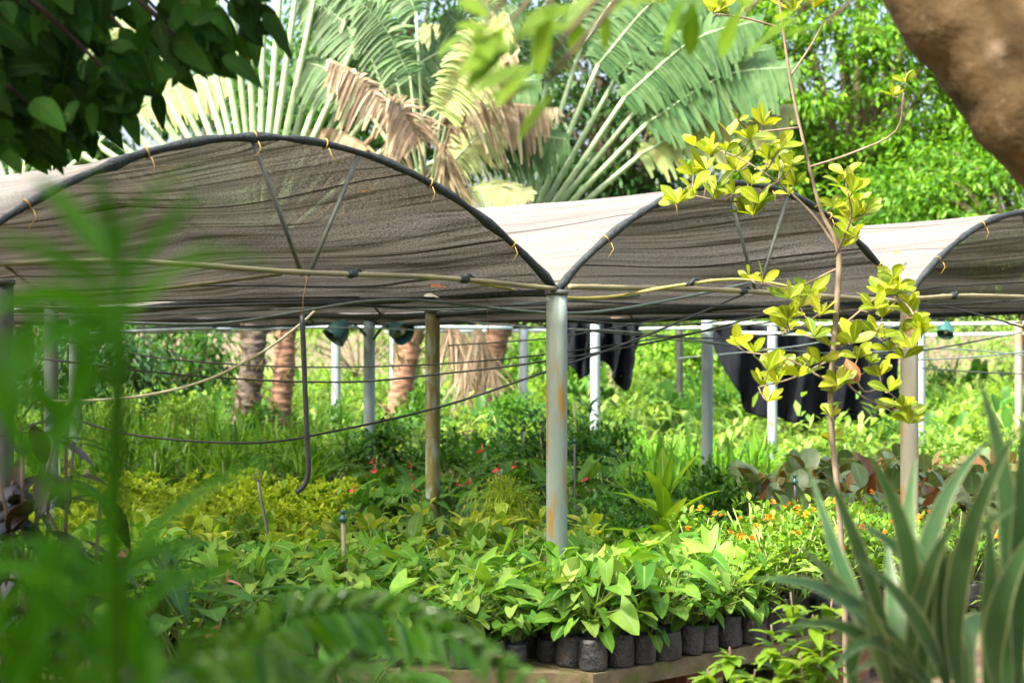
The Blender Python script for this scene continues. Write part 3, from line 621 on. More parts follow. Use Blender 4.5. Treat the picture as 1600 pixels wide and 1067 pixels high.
def b_anthurium(root, i, nf=1, fm='red'):
    bag(root, .085, .17); n = 17; az = np.arange(n) * 2.4 + i; d = sph(n, 35, 80, az); h = R.uniform(.2, .42, n); b = np.c_[R.normal(0, .02, (n, 2)), np.full(n, .14)]; tip = b + d * h[:, None]
    ms = MB(); stems(ms, b, tip, .004); FP = []
    for q in range(nf):
        a = R.uniform(0, 6.28); p = np.array((.13 * math.cos(a), .13 * math.sin(a), R.uniform(.42, .55))); FP.append((a, p)); ms.tube([(0, 0, .14), p * .6 + (0, 0, .1), p], .003, 5, caps=False)
    ms.build('stems', M['stalk'], root)
    L = R.uniform(.15, .23, n); mb = MB(); mb.leaves(tip, nrm(np.c_[d[:, :2], R.uniform(-.4, .2, n)]), (0, 0, 1), L, L * .75, P_HEART, 6, .25, .2, .35); mb.build('foliage', M['anthurium'], root)
    for a, p in FP:
        fl = MB(); fl.leaves(p, (math.cos(a), math.sin(a), -.1), (.2, -.5, 1), .05, .065, P_HEART, 5, .2, .2, .2); fl.tube([p, p + (.01, .01, .045)], [.004, .002], 6)
        fl.build('flower', M[fm], root)
def b_orange(root, i):
    bag(root, .065, .15); mb = MB(); n = 150; d = sph(n, -5, 85); b = d * R.uniform(.05, .22, n)[:, None] + (0, 0, .27)
    mb.leaves(b, nrm(d + R.normal(0, .6, (n, 3))), (0, 0, 1), R.uniform(.035, .065, n), .026, P_OVATE, 3, .3, .2); 
    ms = MB(); 
    for q in range(8): ms.tube([(0, 0, .12), d[q] * .1 + (0, 0, .24), d[q] * .2 + (0, 0, .27)], .0035, 5)
    ms.build('stems', M['stalk'], root); mb.build('foliage', M['flower_leaf'], root)
    for q in range(2):
        c = sph(1, 25, 80)[0] * .23 + (0, 0, .27); fl = MB(); k = 14; fl.leaves(np.tile(c, (k, 1)), sph(k, -10, 90), (0, 0, 1), .022, .018, P_OBOV, 3, .1, .1); fl.build('flower', M['orange'], root)
def b_calathea(root, i, rust=.1):
    bag(root, .085, .17); n = 17; az = np.arange(n) * 2.4 + i; d = sph(n, 30, 80, az); b = np.c_[R.normal(0, .02, (n, 2)), np.full(n, .15)]; h = R.uniform(.12, .34, n); tip = b + d * h[:, None]
    ms = MB(); stems(ms, b, tip, .004); ms.build('stems', M['stalk'], root); L = R.uniform(.18, .28, n); k = int(n * rust)
    dd = nrm(np.c_[d[:, :2], R.uniform(-.2, .9, n)]); mb = MB(); mb.leaves(tip[k:], dd[k:], (0, 0, 1), L[k:], L[k:] * .46, P_LANCE, 6, .35, .25, wave=.05); mb.build('foliage', M['calathea'], root)
    if k: mr = MB(); mr.leaves(tip[:k], nrm(dd[:k] + (0, 0, .9)), (0, 0, 1), L[:k], L[:k] * .45, P_LANCE, 6, .2, .3); mr.build('rusty_leaves', M['rust'], root)
def b_rust(root, i): b_calathea(root, i, .6)
def b_ti(root, i):
    bag(root, .08, .17); n = 22; d = sph(n, 35, 85, np.arange(n) * 2.4); b = np.c_[np.zeros((n, 2)), np.linspace(.2, .42, n)]; mb = MB()
    MB().tube([(0, 0, .12), (0, 0, .43)], .009, 7).build('stem', M['stalk'], root)
    mb.leaves(b, d, (0, 0, 1), R.uniform(.24, .36, n), .062, P_LANCE, 8, R.uniform(.1, .4, n), .3); mb.build('foliage', M['fresh_leaf'], root)
def b_moss(root, i):
    bag(root, .1, .2, 'clay', 'clay_pot'); mb = MB(); n = 1300; d = sph(n, -35, 90); b = d * R.uniform(.07, .21, n)[:, None] * (1.1, 1.1, .8) + (0, 0, .33)
    mb.leaves(b, nrm(d + R.normal(0, .6, (n, 3))), (0, 0, 1), R.uniform(.03, .06, n), .008, P_LANCE, 2, .6, .1); mb.build('foliage', M['lime'], root)
def b_bush(root, i, mat='bright_far'):
    n = 420; d = sph(n, -5, 88); k = sph(9, 10, 80) * R.uniform(.12, .3, (9, 1)); b = k[R.integers(9, size=n)] + d * R.uniform(.03, .2, n)[:, None] + (0, 0, .32); mb = MB()
    ms = MB()
    for q in range(9): ms.tube([(0, 0, 0), k[q] * .6 + (0, 0, .2), k[q] + (0, 0, .32)], .006, 5)
    ms.build('stems', M['stalk'], root)
    mb.leaves(b, nrm(d + R.normal(0, .5, (n, 3))), (0, 0, 1), R.uniform(.05, .10, n), .035, P_OVATE, 2, .3, .2); mb.build('foliage', M[mat], root)
def b_bush2(root, i):
    n = 60; d = sph(n, 10, 85); b = np.c_[R.normal(0, .16, (n, 2)), R.uniform(.1, .6, n)]; mb = MB(); ms = MB()
    for q in range(8): ms.tube([(0, 0, 0), b[q] * (.5, .5, .6), b[q]], .008, 5)
    ms.build('stems', M['stalk'], root); mb.leaves(b, d, (0, 0, 1), R.uniform(.16, .34, n), R.uniform(.06, .11, n), P_LANCE, 5, R.uniform(.2, .6, n), .25); mb.build('foliage', M['far_mid' if i % 2 else 'bright_far'], root)
def b_darkshrub(root, i): b_bush(root, i, 'tree_mid')

proto('syn', 'potted_arrowhead_plant', 'green arrowhead plant in a black bag, packed on the front benches', 'arrowhead plants on the front benches', b_syngonium, 9)
proto('agl', 'potted_mottled_plant', 'pale mottled leafy plant in the rows behind the arrowhead plants', 'mottled plants behind the benches', b_aglao, 5)
proto('cro', 'potted_yellow_croton', 'yellow mottled leafy plant around the foot of the mossy post', 'yellow mottled plants', b_croton, 5)
proto('lime', 'potted_lime_plant', 'lacy lime yellow plant in the bed left of the mossy post', 'lacy lime plants', b_lime, 5)
proto('spi', 'potted_spiky_plant', 'spiky narrow leaved green plant in the bed below the palm trunks', 'spiky plants below the palms', b_spiky, 5)
proto('gra', 'grassy_plant', 'bright plant with long grassy leaves right of the nearest post', 'long leaved bright plants', b_grass, 5)
proto('oni', 'thin_leaved_plant', 'upright thin bluish leaved plant near the yellow fern', 'thin leaved bluish plants', b_onion, 4)
proto('ant', 'potted_anthurium', 'anthurium with red flowers and heart leaves behind the mossy post', 'red anthuriums', b_anthurium, 4)
proto('ora', 'orange_flowered_plant', 'small lime leaved plant with orange flowers left of the cream edged dracaena', 'orange flowered plants', b_orange, 4)
proto('cal', 'potted_calathea', 'broad grey green leaved plant in the bed under the sapling', 'broad leaved calatheas', b_calathea, 5)
proto('rus', 'rust_leaved_calathea', 'broad leaved plant with upright rust red leaves in the right bed', 'rust leaved calatheas', b_rust, 4)
proto('bus', 'sunlit_bush', 'small sunlit yellow green bush in the far beds', 'sunlit bushes in the far beds', b_bush, 6)
proto('bu2', 'broad_leaved_bush', 'larger leaved clump scattered through the far beds', 'larger leaved clumps in the far beds', b_bush2, 4)
proto('bu3', 'mid_green_bush', 'mid green bush scattered through the far beds', 'mid green bushes in the far beds', lambda r, i: b_bush(r, i, 'far_mid'), 3)
proto('dsh', 'dark_green_shrub', 'low mid green shrub in the middle beds', 'mid green shrubs', b_darkshrub, 4)

Z1 = .27
# front benches
FRONT = []
for x, y in grid([C0, C0 + Bx * 2.45, C0 + Bx * 2.45 + Ax * .84, C0 + Ax * .84], .142, .12): 
    q_ = (np.array((x, y)) - C0) @ Bx
    a_ = (np.array((x, y)) - C0) @ Ax
    if q_ + R.normal(0, .06) < 1.22:
        r_ = place('syn', x, y, Z1, 1.0)
        if a_ < .165: FRONT.append((q_, r_))
    elif R.random() < .75: place('ora', x, y, Z1, 1.0)
ORD = ['right at its corner', 'second from the bench corner', 'third from the bench corner', 'fourth from the bench corner', 'fifth from the bench corner', 'sixth from the bench corner', 'seventh from the bench corner', 'eighth from the bench corner', 'ninth from the bench corner']
for w_, (_, r_) in zip(ORD, sorted(FRONT, key=lambda t: t[0])): r_['label'] = 'arrowhead plant in a black bag at the bench edge, ' + w_
for x, y in grid([C0 + (-.08, .03), C0 + Ax * .84 + (-.1, 0), (-.3, 8.25), (-2.4, 8.6), (-2.4, 7.38)], .165, .2): place('syn', x, y, Z1, 1.0)
# behind: syngonium / mottled
for x, y in grid([C0 + Ax * .98, C0 + Bx * 2.0 + Ax * .98, C0 + Bx * 2.0 + Ax * 1.9, C0 + Ax * 2.2, (-2.6, 9.6), (-2.6, 8.8), (-.35, 8.45)], .21, .25):
    place('agl' if R.random() < .6 else 'syn', x, y, .2 if y < 9.5 else .1, 1.05)
for x, y in grid([(-2.2, 9.8), (-.2, 9.6), (.9, 10.3), (.6, 11.2), (-1.0, 11.4), (-2.8, 11)], .26, .25):
    place('cro' if R.random() < .65 else 'agl', x, y, .05, 1.1)
for x, y in grid([(-4.0, 11), (-1.3, 11.3), (-1.2, 14.2), (-4.0, 14.5)], .36, .25): place('lime', x, y, .0, 1.35)
for x, y in grid([(-6.0, 14.8), (-1.6, 14.8), (-2.0, 19.5), (-7, 19.5)], .5, .25): place('spi', x, y, 0, 1.4)
for x, y in grid([(-.7, 11.6), (.5, 11.3), (.6, 12.5), (-.7, 12.6)], .24, .25): place('oni', x, y, .05, 1.1)
for x, y in grid([(-1.3, 13), (.7, 13), (.7, 15), (-1.3, 15)], .42, .25): place('ant', x, y, 0, 1.15)
for x, y in grid([(-1.5, 15.3), (.9, 15.3), (.9, 17), (-1.7, 17)], .55, .25): place('dsh', x, y, 0, 1.15)
for x, y in grid([(.75, 12.6), (2.0, 13.1), (2.6, 17.5), (1.0, 19), (.95, 15.5)], .42, .25): place('gra', x, y, 0, 1.0)
for x, y in grid([(.75, 10.6), (1.4, 10.0), (1.8, 12.6), (.8, 12.4)], .34, .25): place('dsh', x, y, 0, .9)
for x, y in grid([(1.55, 8.95), (2.5, 9.6), (3.0, 10.4), (1.7, 10.6), (1.1, 9.8)], .23, .25): place('ora', x, y, .12, 1.0)
for x, y in grid([(1.5, 10.7), (3.6, 10.2), (5.2, 14), (4.7, 15.6), (2.4, 15.2), (1.5, 12.2)], .29, .25):
    place('rus' if (x > 2.3 and y < 12.6 and R.random() < .34) else 'cal', x, y, 0, 1.15)
k = 0
for x, y in grid([(-9, 20), (-2, 19.8), (.8, 19.3), (2.8, 17.8), (4.9, 16), (9, 17), (15, 32), (-14, 32)], .95, .35, clear=.2): place(('bus', 'bus', 'bu2', 'bu3')[int(R.integers(4)) if math.sin(x * .8) * math.cos(y * .6) > -.3 else 2 + int(R.integers(2))], x, y, 0, R.uniform(.95, 1.35) * (1 + max(0, y - 24) * .04) * (.62 if 860 < 800 + x / y * F < 1430 and 17.5 < y < 23.6 else 1))
# singles
def single(name, label, build, loc, sc=1, rz=0, cat='plant'):
    r = thing(name, label, cat, loc, None, rz); build(r, 0); r.scale = (sc,) * 3; return r
p = P(1035, 800, 9.6); single('ti_plant', 'tall plant with upright bright strap leaves right of the nearest post', b_ti, (p[0], 9.5, .16), 1.35)
p = P(785, 800, 11.4); single('yellow_fern', 'round yellow moss fern in a clay pot between two posts', b_moss, (p[0], 11.0, .2), 1.15)
p = P(1000, 0, 10.3); single('yellow_fern', 'smaller yellow fern tuft right of the nearest post', b_moss, (P(932, 0, 12)[0], 12, .12), .7)
def b_tall(root, i):
    MB().tube([(0, 0, 0), (.02, 0, .5), (0, .02, .95)], .012, 6).build('stem', M['stalk'], root); n = 120; b = np.c_[R.normal(0, .14, (n, 2)), R.uniform(.3, 1.0, n)]; d = nrm(np.c_[R.normal(0, 1, (n, 2)), R.normal(.2, .4, n)])
    mb = MB(); mb.leaves(b, d, (0, 0, 1), R.uniform(.12, .2, n), .035, P_LANCE, 4, .4, .25); mb.build('foliage', M['tree_dark'], root)
single('dark_shrub', 'dark narrow leaved shrub beside the nearest post', b_tall, (P(845, 0, 15)[0], 15.2, 0), 1.05)
single('dark_shrub', 'dark shrub with drooping leaves just right of the nearest post', b_tall, (P(905, 0, 15)[0], 15.8, 0), 1.15, 1)

# sprinklers
def sprinkler(pts, r, label, mat, head='teal'):
    w_ = [P(*p) for p in pts]; o = w_[-1].copy(); o[2] = .1; root = thing('sprinkler', label, 'sprinkler', o, 'sprinkler risers')
    MB().tube([o] + w_[::-1], r, 8).build('riser', M[mat], root, o); t = w_[0]
    if head == 'ring':
        a = np.linspace(0, 6.283, 17); MB().tube(t + np.c_[.018 * np.cos(a), 0 * a, .022 + .02 * np.sin(a)], .004, 6).build('spray_ring', M[mat], root, o)
    else: MB().lathe([(.004, 0), (r * 1.6, .002), (r * 1.6, .02), (r * .8, .025), (r * .8, .04), (r * 1.4, .045), (.003, .055)], 10, c=t).build('spray_head', M['lamp'], root, o)
sprinkler([(536, 815, 7.6), (538, 880, 7.6), (541, 980, 7.6)], .011, 'grey sprinkler riser with a teal head standing in the front plants', 'bamboo')
sprinkler([(403, 752, 9), (409, 785, 9), (420, 840, 9)], .008, 'thin leaning sprinkler with a ring head on the left', 'brace', 'ring')
sprinkler([(898, 692, 12.5), (898, 730, 12.5), (899, 790, 12.5)], .009, 'short dark sprinkler riser right of the nearest post', 'brace')
sprinkler([(1242, 756, 9.2), (1243, 780, 9.2), (1244, 830, 9.2)], .010, 'black sprinkler riser with a teal head in front of the broad leaves', 'cable')

# ------------------------------------------------------------------ yellow-leaved sapling
def sapling():
    d = 7.0; base = P(1322, 1152, d); base[2] = 0
    root = thing('sapling', 'slender sapling with whorls of yellow green leaves before the canopy', 'tree', base)
    st = [(1213, -30), (1236, 130), (1262, 250), (1283, 330), (1310, 392), (1306, 500), (1298, 600), (1300, 680), (1308, 760), (1318, 900), (1322, 1060), (1322, 1152)]
    sp = curve([P(u, v, d) for u, v in st], 66); rad = np.interp(np.linspace(0, 1, len(sp)), [0, .3, .38, 1], [.005, .008, .0125, .012])
    MB().tube(sp, rad, 9, lump=.06).build('trunk', M['sapling_bark'], root, base)
    br = [[(1312, 395), (1270, 335), (1215, 285), (1150, 245), (1095, 228)], [(1215, 285), (1150, 315), (1080, 305)], [(1262, 262), (1330, 240), (1400, 205), (1412, 145)],
          [(1247, 200), (1180, 205), (1150, 185)], [(1236, 118), (1265, 75), (1290, 30)], [(1306, 470), (1260, 505), (1225, 520)], [(1303, 520), (1345, 485), (1380, 455), (1400, 430)],
          [(1380, 455), (1420, 480), (1440, 525)], [(1302, 560), (1240, 590), (1185, 605)], [(1300, 545), (1340, 520), (1345, 500), (1400, 540)], [(1298, 572), (1330, 580), (1350, 612), (1380, 608), (1420, 640)],
          [(1308, 420), (1240, 450), (1190, 442)], [(1305, 400), (1330, 340), (1325, 300)], [(1300, 640), (1302, 655), (1304, 665)], [(1298, 570), (1345, 618), (1400, 640)], [(1300, 600), (1230, 560), (1180, 552)], [(1222, 45), (1170, 30), (1120, 22)]]
    mb = MB()
    for b in br:
        dz = R.uniform(-.18, .18); pts = [P(u, v, d + dz * i / (len(b) - 1)) for i, (u, v) in enumerate(b)]
        c = curve(pts, 14); mb.tube(c, np.linspace(.0055, .003, len(c)), 6)
    ros = [(1085, 228), (1110, 243), (1152, 190), (1172, 218), (1135, 236), (1083, 298), (1118, 312), (1168, 288), (1200, 250), (1218, 268), (1186, 318), (1148, 268), (1236, 262), (1162, 330), (1240, 292), (1105, 268),
           (1310, 288), (1332, 300), (1348, 335), (1320, 345), (1302, 325), (1335, 370), (1395, 432), (1420, 478), (1432, 500), (1440, 525), (1380, 462), (1362, 485), (1192, 440), (1250, 480), (1282, 492), (1230, 500), (1272, 528), (1222, 522),
           (1178, 552), (1200, 580), (1190, 604), (1240, 585), (1282, 565), (1320, 540), (1340, 560), (1370, 520), (1390, 548), (1412, 560), (1375, 588), (1390, 612), (1412, 640), (1420, 662), (1305, 612), (1302, 652),
           (1120, 22), (1150, 38), (1232, 8), (1272, 15), (1330, 2), (1415, 130), (1215, 600), (1200, 628), (1300, 690), (1410, 520), (1265, 460), (1400, 460)]
    ros += [(u + R.uniform(-28, 28), v + R.uniform(-24, 24)) for u, v in ros[3:56]]
    lf = MB()
    anchors = np.concatenate([curve([P(u, v, d) for u, v in b], 14) for b in br] + [sp])
    for u, v in ros:
        c = P(u, v, d + R.uniform(-.2, .2)); n = R.integers(4, 8)
        dist = np.linalg.norm(anchors - c, axis=1) + .3 * np.maximum(0, anchors[:, 2] - c[2]); a = anchors[dist.argmin()]
        if np.linalg.norm(a - c) > .02: mb.tube([a, (a + c) / 2 + (0, 0, -.01), c], .0025, 5)
        ax = nrm(np.array((R.normal(0, .5), R.normal(0, .3) - .3, .8))); az = np.arange(n) * 2.4 + R.uniform(0, 6)
        dd = sph(n, 5, 60, az); dd = nrm(dd * (1, .6, 1) + ax * .25); L = R.uniform(.055, .112, n) * R.uniform(.8, 1.2)
        lf.leaves(np.tile(c, (n, 1)), dd, nrm(np.c_[R.normal(0, .5, n), R.uniform(-1.2, .1, n), np.full(n, .7)]), L, L * R.uniform(.38, .46, n), P_OBOV, 7, R.uniform(.0, .35, n), .22, wave=.03)
    mb.build('twigs', M['sapling_bark'], root, base); lf.build('foliage', M['sapling_leaf'], root, base)
    dl = MB(); c = P(1322, 560, 6.95); dl.leaves(np.tile(c, (3, 1)), [(.3, 0, -1), (.1, -.2, -.9), (.5, 0, -.8)], (0, -1, 0), .1, .05, P_OBOV, 5, .1, .5, wave=.2); dl.build('dead_leaf', M['dryleaf'], root, base)
sapling()

# ------------------------------------------------------------------ fan palms (traveller's palms) behind the canopy
def torn_blade(mb, pts, W, mat, droop, n=52, tear=.25, down=.0):
    """banana-like blade torn into strips along a curved midrib"""
    c = curve(pts, n); k = len(c); t = np.linspace(0, 1, k); tan = nrm(np.gradient(c, axis=0))
    for sgn in (-1, 1):
        side = nrm(np.cross(tan, np.array((0.15, -1, .35)))) * sgn
        wv = W * np.sin(math.pi * (t * .86 + .1)) ** .6 * R.uniform(1 - tear, 1, k)
        dd = nrm(side + tan * .5 + R.normal(0, .05, (k, 3)) + R.normal(0, .16, (k, 1)) * (R.random((k, 1)) < .25) + np.array((0, 0, -down)))
        step = np.linalg.norm(c[1] - c[0])
        mb.leaves(c, dd, np.array((0, -1, .4)), wv, step * R.uniform(1.3, 2.3, k), lambda x: (1 - .6 * x ** 3), 5, droop * R.uniform(.5, 1.5, k), .12, mat=mat)
def ringed(n):
    """uneven leaf-scar rings up a palm trunk"""
    o = []
    while len(o) < n:
        k = int(R.integers(2, 8)); o += list(1 + R.uniform(.02, .13) * np.linspace(0, 1, k) ** 2 + R.normal(0, .02))
    return np.array(o[:n])
def fan_palm(hub, d, label, trunk_u, trunk_r, bark, fronds, name='fan_palm', foot_v=None):
    base = P(trunk_u, 543, d); base[2] = 0; h = P(*hub, d)
    root = thing(name, label, 'palm', base, 'fan palms behind the canopy')
    tp = curve([base, base * .5 + h * .5 + (.05, 0, 0), h], 130)
    m = MB(); m.tube(tp, trunk_r * ringed(len(tp)), 18, lump=.05); n = 90; a = R.uniform(0, 6.28, n); z = R.uniform(.2, .95, n); b2 = tp[(z * (len(tp) - 1)).astype(int)] + np.c_[np.cos(a), np.sin(a), np.zeros(n)] * trunk_r * .95     # old leaf bases clinging to the trunk
    m.leaves(b2, np.c_[np.cos(a) * .6, np.sin(a) * .6, R.uniform(.4, 1.6, n)], np.c_[np.cos(a), np.sin(a), np.zeros(n)], R.uniform(.10, .24, n), .10, P_NEEDLE, 3, .15, .5, mat=1); m.build('trunk', [M[bark], M['dead']], root, base)
    for (u, v, bl, wid, col, bend, pr) in fronds:
        tip = P(u, v, d + R.uniform(-.5, .5)); vec = tip - h; out_ = np.sign(vec[0]); dist = np.linalg.norm(vec)
        mid = h + vec * .5 + np.array((0, 0, bend * dist * .25))
        pc = curve([h, mid, tip], 12)
        MB().tube(pc, np.linspace(pr * 1.25, pr * .75, len(pc)), 7).build('petiole', M['petiole' if col != 'dead' else 'dead'], root, base) if bl <= 0 else None
        if bl > 0:
            m = MB(); tn = nrm(tip - mid); tn2 = nrm(tn + np.array((.35 * out_, 0, 0))); e1 = tip + tn2 * bl * .5 + (0, 0, -.03 * bl); e2 = tip + tn2 * bl * .98 + (0, 0, -.25 * bl)
            torn_blade(m, [tip, e1, e2], wid, 0, .55 if col == 'dead' else .4, tear=.6 if col == 'dead' else .38, down=.95 if col == 'dead' else .45)
            fo = m.build('frond', M[col], root, base)
            mm = MB(); mm.tube(pc, np.linspace(pr * 1.25, pr * .75, len(pc)), 7); q = curve([tip, e1, e2], 10); mm.tube(q, np.linspace(pr * .5, .005, len(q)), 6)
            mm.build('petiole', M['petiole' if col != 'dead' else 'dead'], fo, base)
    return root
def fan(hub, angs, Lpx, bl, wid, cols, pr):
    out = []
    for i, a in enumerate(angs):
        r = math.radians(a); l = Lpx * R.uniform(.93, 1.07) if not hasattr(Lpx, '__len__') else Lpx[i]
        out.append((hub[0] + l * math.sin(r), hub[1] - l * math.cos(r), bl, wid, cols[i % len(cols)], R.uniform(-.03, .03), pr))
    return out
fan_palm((405, 405), 23, 'fan palm on the left with pale stalks spread upright above the canopy', 372, .155, 'palm_bark_d',
         fan((405, 405), [-66, -60, -55, -50, -45, -40, -35, -30, -25.5, -21, -17, -13, -9.5, -6, -2.5, 1, 4.5, 8, 12, 16, 20, 24, 28, 32], 520, 1.6, .55, ['ravenala', 'ravenala', 'banana'], .045)
         + fan((405, 405), [37, 43, 49, 55, 61], 340, 1.7, .6, ['ravenala', 'dead', 'ravenala', 'dead', 'ravenala'], .045))
fan_palm((806, 405), 24, 'fan palm in the middle with grey green stalks spread to the right', 716, .165, 'palm_bark_r',
         fan((806, 405), [-14, -8, -2, 4, 10], 300, 1.4, .5, ['banana', 'ravenala'], .042)
         + fan((806, 405), [17, 23, 29, 34, 39, 44, 50], [345, 330, 325, 305, 300, 295, 255], 2.5, .62, ['ravenala', 'ravenala', 'ravenala', 'ravenala', 'ravenala', 'ravenala', 'banana'], .043))
fan_palm((668, 330), 22.5, 'ragged palm with dead brown leaves between the two fans', 602, .14, 'palm_bark',
         [(690, 175, 1.9, .5, 'banana', .05, .022), (705, 195, 1.55, .55, 'dead', .1, .022), (715, 120, 1.6, .5, 'ravenala', .1, .022), (700, 262, 1.15, .42, 'banana', .12, .03), (640, 120, 1.5, .5, 'ravenala', 0, .022), (610, 180, 1.3, .5, 'dead', .05, .03),
          (580, 90, 1.6, .5, 'ravenala', .05, .022), (600, 40, 1.5, .5, 'ravenala', 0, .022), (560, 150, 1.2, .5, 'ravenala', .1, .03), (650, 20, 1.5, .5, 'ravenala', 0, .022), (720, 305, 1.0, .3, 'banana', .1, .025), (575, 230, 1.0, .45, 'dead', .15, .03), (655, 220, .9, .5, 'dead', .3, .03)])
fan_palm((25, 330), 27, 'fan palm at the left edge behind the dark leaves', 20, .2, 'palm_bark_d', fan((25, 330), [-20, -5, 12, 25, 38, 50], 260, 1.6, .5, ['banana', 'ravenala', 'banana'], .045))
def dead_skirt(u, v, d, n, Lr, label, spread=.5):
    """hanging bundle of dried fronds on a trunk"""
    c = P(u, v, d); root = thing('dead_frond', label, 'dead frond', c, 'dried fronds hanging from the palms')
    q = curve([np.zeros(3), np.array((spread * .25, -.05, -.35)), np.array((spread * .45, -.05, -Lr))], 12); MB().tube(q, np.linspace(.05, .03, len(q)), 7).build('midrib', M['dead'], root)
    m = MB(); k = n; t = R.uniform(0, 1, k); b = q[(t * (len(q) - 1)).astype(int)]; dd = nrm(np.c_[R.normal(.2, .5, k), R.normal(-.2, .3, k), np.full(k, -1.)])
    m.leaves(b, dd, (0, -1, 0), R.uniform(.3, .8, k), R.uniform(.03, .06, k), P_NEEDLE, 5, .3, .3); m.build('leaflets', M['dead'], root)
dead_skirt(700, 505, 23.6, 110, 1.35, 'dried frond hanging beside the reddish palm trunk under the canopy', .9)
dead_skirt(745, 508, 23.4, 60, .7, 'short dried frond hanging right of the reddish trunk', .5)
dead_skirt(690, 225, 22.4, 90, .8, 'dried frond hanging above the canopy in the middle', .2)
dead_skirt(610, 215, 22.6, 90, .8, 'dried frond hanging above the canopy, left of the middle', -.3)
dead_skirt(560, 235, 22.8, 70, .5, 'dried frond low behind the nearest tunnel', -.3)
def bare_trunk(u, d, r, bark, label, lean=.0, top_v=470):
    b = P(u, 543, d); b[2] = 0; t = P(u + lean, top_v, d); root = thing('palm_trunk', label, 'palm', b, 'palm trunks under the canopy')
    tp = curve([b, (b + t) / 2 + (.03, 0, 0), t], 120); rr = r * ringed(len(tp)) * np.linspace(1.15, 1, len(tp))
    m = MB(); m.tube(tp, rr, 16, lump=.05); n = 60; a = R.uniform(0, 6.28, n); z = R.uniform(.25, 1, n); b2 = b + (t - b) * z[:, None] + np.c_[np.cos(a), np.sin(a), np.zeros(n)] * r
    m.leaves(b2, np.c_[np.cos(a), np.sin(a), R.uniform(.5, 1.5, n)], (0, 0, 1), R.uniform(.12, .25, n), .09, P_NEEDLE, 3, .2, .4, mat=1); m.build('trunk', [M[bark], M['dead']], root, b)
bare_trunk(427, 21.5, .12, 'palm_bark_r', 'brown palm trunk leaning right beside the ridged one', 22)
# ------------------------------------------------------------------ broadleaf trees and far greenery
def tree(name, label, u, d, crown, nclump, per, L, mat, trunk_r=.25, spread=.55, seed=1, group='trees behind the canopy'):
    """crown = (u0, v0, u1, v1) box of the crown in the picture, made a real ellipsoid of that size at that distance"""
    g = np.random.default_rng(seed); base = P(u, 543, d); base[2] = 0
    root = thing(name, label, 'tree', base, group)
    a, b = P(crown[0], crown[1], d), P(crown[2], crown[3], d); c = (a + b) / 2; rad = np.array((abs(b[0] - a[0]) / 2, abs(b[0] - a[0]) / 2 * .7, abs(a[2] - b[2]) / 2))
    q = g.normal(size=(nclump, 3)); q /= np.linalg.norm(q, axis=1)[:, None]; q *= g.uniform(.45, 1.0, (nclump, 1)) ** .6
    cl = c + q * rad
    mb = MB(); mb.tube(curve([base, base * .6 + c * .4, c + (0, 0, rad[2] * .5)], 14), np.linspace(trunk_r, trunk_r * .3, 15), 9, lump=.05)
    for i in range(min(26, nclump)):
        mb.tube(curve([base * .45 + c * .55, (cl[i] + c) / 2 + (0, 0, -.1), cl[i]], 8), np.linspace(trunk_r * .3, .02, 9), 6)
    mb.build('trunk', M['bark_g'], root, base)
    N = nclump * per; cc = np.repeat(cl, per, 0); rr = np.repeat(g.uniform(.35, 1.0, nclump) * spread, per)
    off = g.normal(size=(N, 3)) * (rr * .5)[:, None] * (1.2, 1.2, .6); pos = cc + off
    dd = nrm(off + g.normal(0, .35, (N, 3)) + (0, 0, -.25)); 
    m = MB(); m.leaves(pos, dd, g.normal(0, .45, (N, 3)) + (0, 0, 1), g.uniform(.7, 1.3, N) * L, g.uniform(.4, .55, N) * L, P_OVATE, 2, .25, .2)
    m.build('crown', M[mat], root, base); return root
tree('broadleaf_tree', 'big bright green tree on the right with white sky showing through', 1330, 34, (1030, -160, 1660, 350), 480, 120, .15, 'tree_bright', .3, .8, 1)
tree('broadleaf_tree', 'lower bright tree at the right edge behind the tunnels', 1600, 30, (1330, 200, 1900, 480), 230, 110, .14, 'tree_bright', .25, .75, 2)
tree('broadleaf_tree', 'dark green tree behind the middle fan palm', 960, 38, (760, -80, 1220, 380), 300, 60, .21, 'tree_dark', .3, .9, 3)
tree('broadleaf_tree', 'dark tree behind the left fan palm', 300, 40, (40, 60, 620, 460), 200, 60, .24, 'tree_mid', .3, .9, 4)
tree('broadleaf_tree', 'mid green tree high behind the ragged palm', 640, 42, (420, -120, 860, 300), 190, 60, .24, 'tree_mid', .3, .9, 5)
tree('broadleaf_tree', 'mid green tree behind the left edge palm', -60, 38, (-320, -100, 190, 420), 170, 60, .24, 'tree_mid', .3, .9, 6)
for i, (u, d, w_, top, m) in enumerate([(60, 33, 300, 470, 'tree_mid'), (260, 30, 230, 480, 'tree_mid'), (560, 48, 260, 470, 'bright_far'), (760, 40, 260, 500, 'bright_far'), (860, 31, 170, 515, 'tree_bright'), (1010, 46, 260, 470, 'bright_far'), (1060, 33, 150, 520, 'tree_bright'), (1250, 52, 300, 460, 'bright_far'), (1480, 50, 300, 480, 'bright_far'), (1650, 44, 260, 480, 'bright_far'), (-120, 26, 260, 430, 'tree_dark'), (150, 24, 160, 520, 'tree_dark')]):
    names = ['leftmost of the far bushes', 'rounded bush behind the left posts', 'pale bush far behind the lamps', 'sunlit bush far behind the reddish trunk', 'bright bush left of the nearest post', 'sunlit bush behind the bunched cloth', 'bright bush right of the bunched cloth', 'pale bush far behind the sapling', 'pale far bush right of the rust stained post', 'far bush cut by the right edge', 'dark bush cut by the left edge', 'small dark bush behind the left posts']
    tree('bush', names[i] + ', seen below the canopy', u, d, (u - w_ / 2, top, u + w_ / 2, 640), 70, 50, .14, m, .06, .7, 20 + i, 'bushes at the far side')
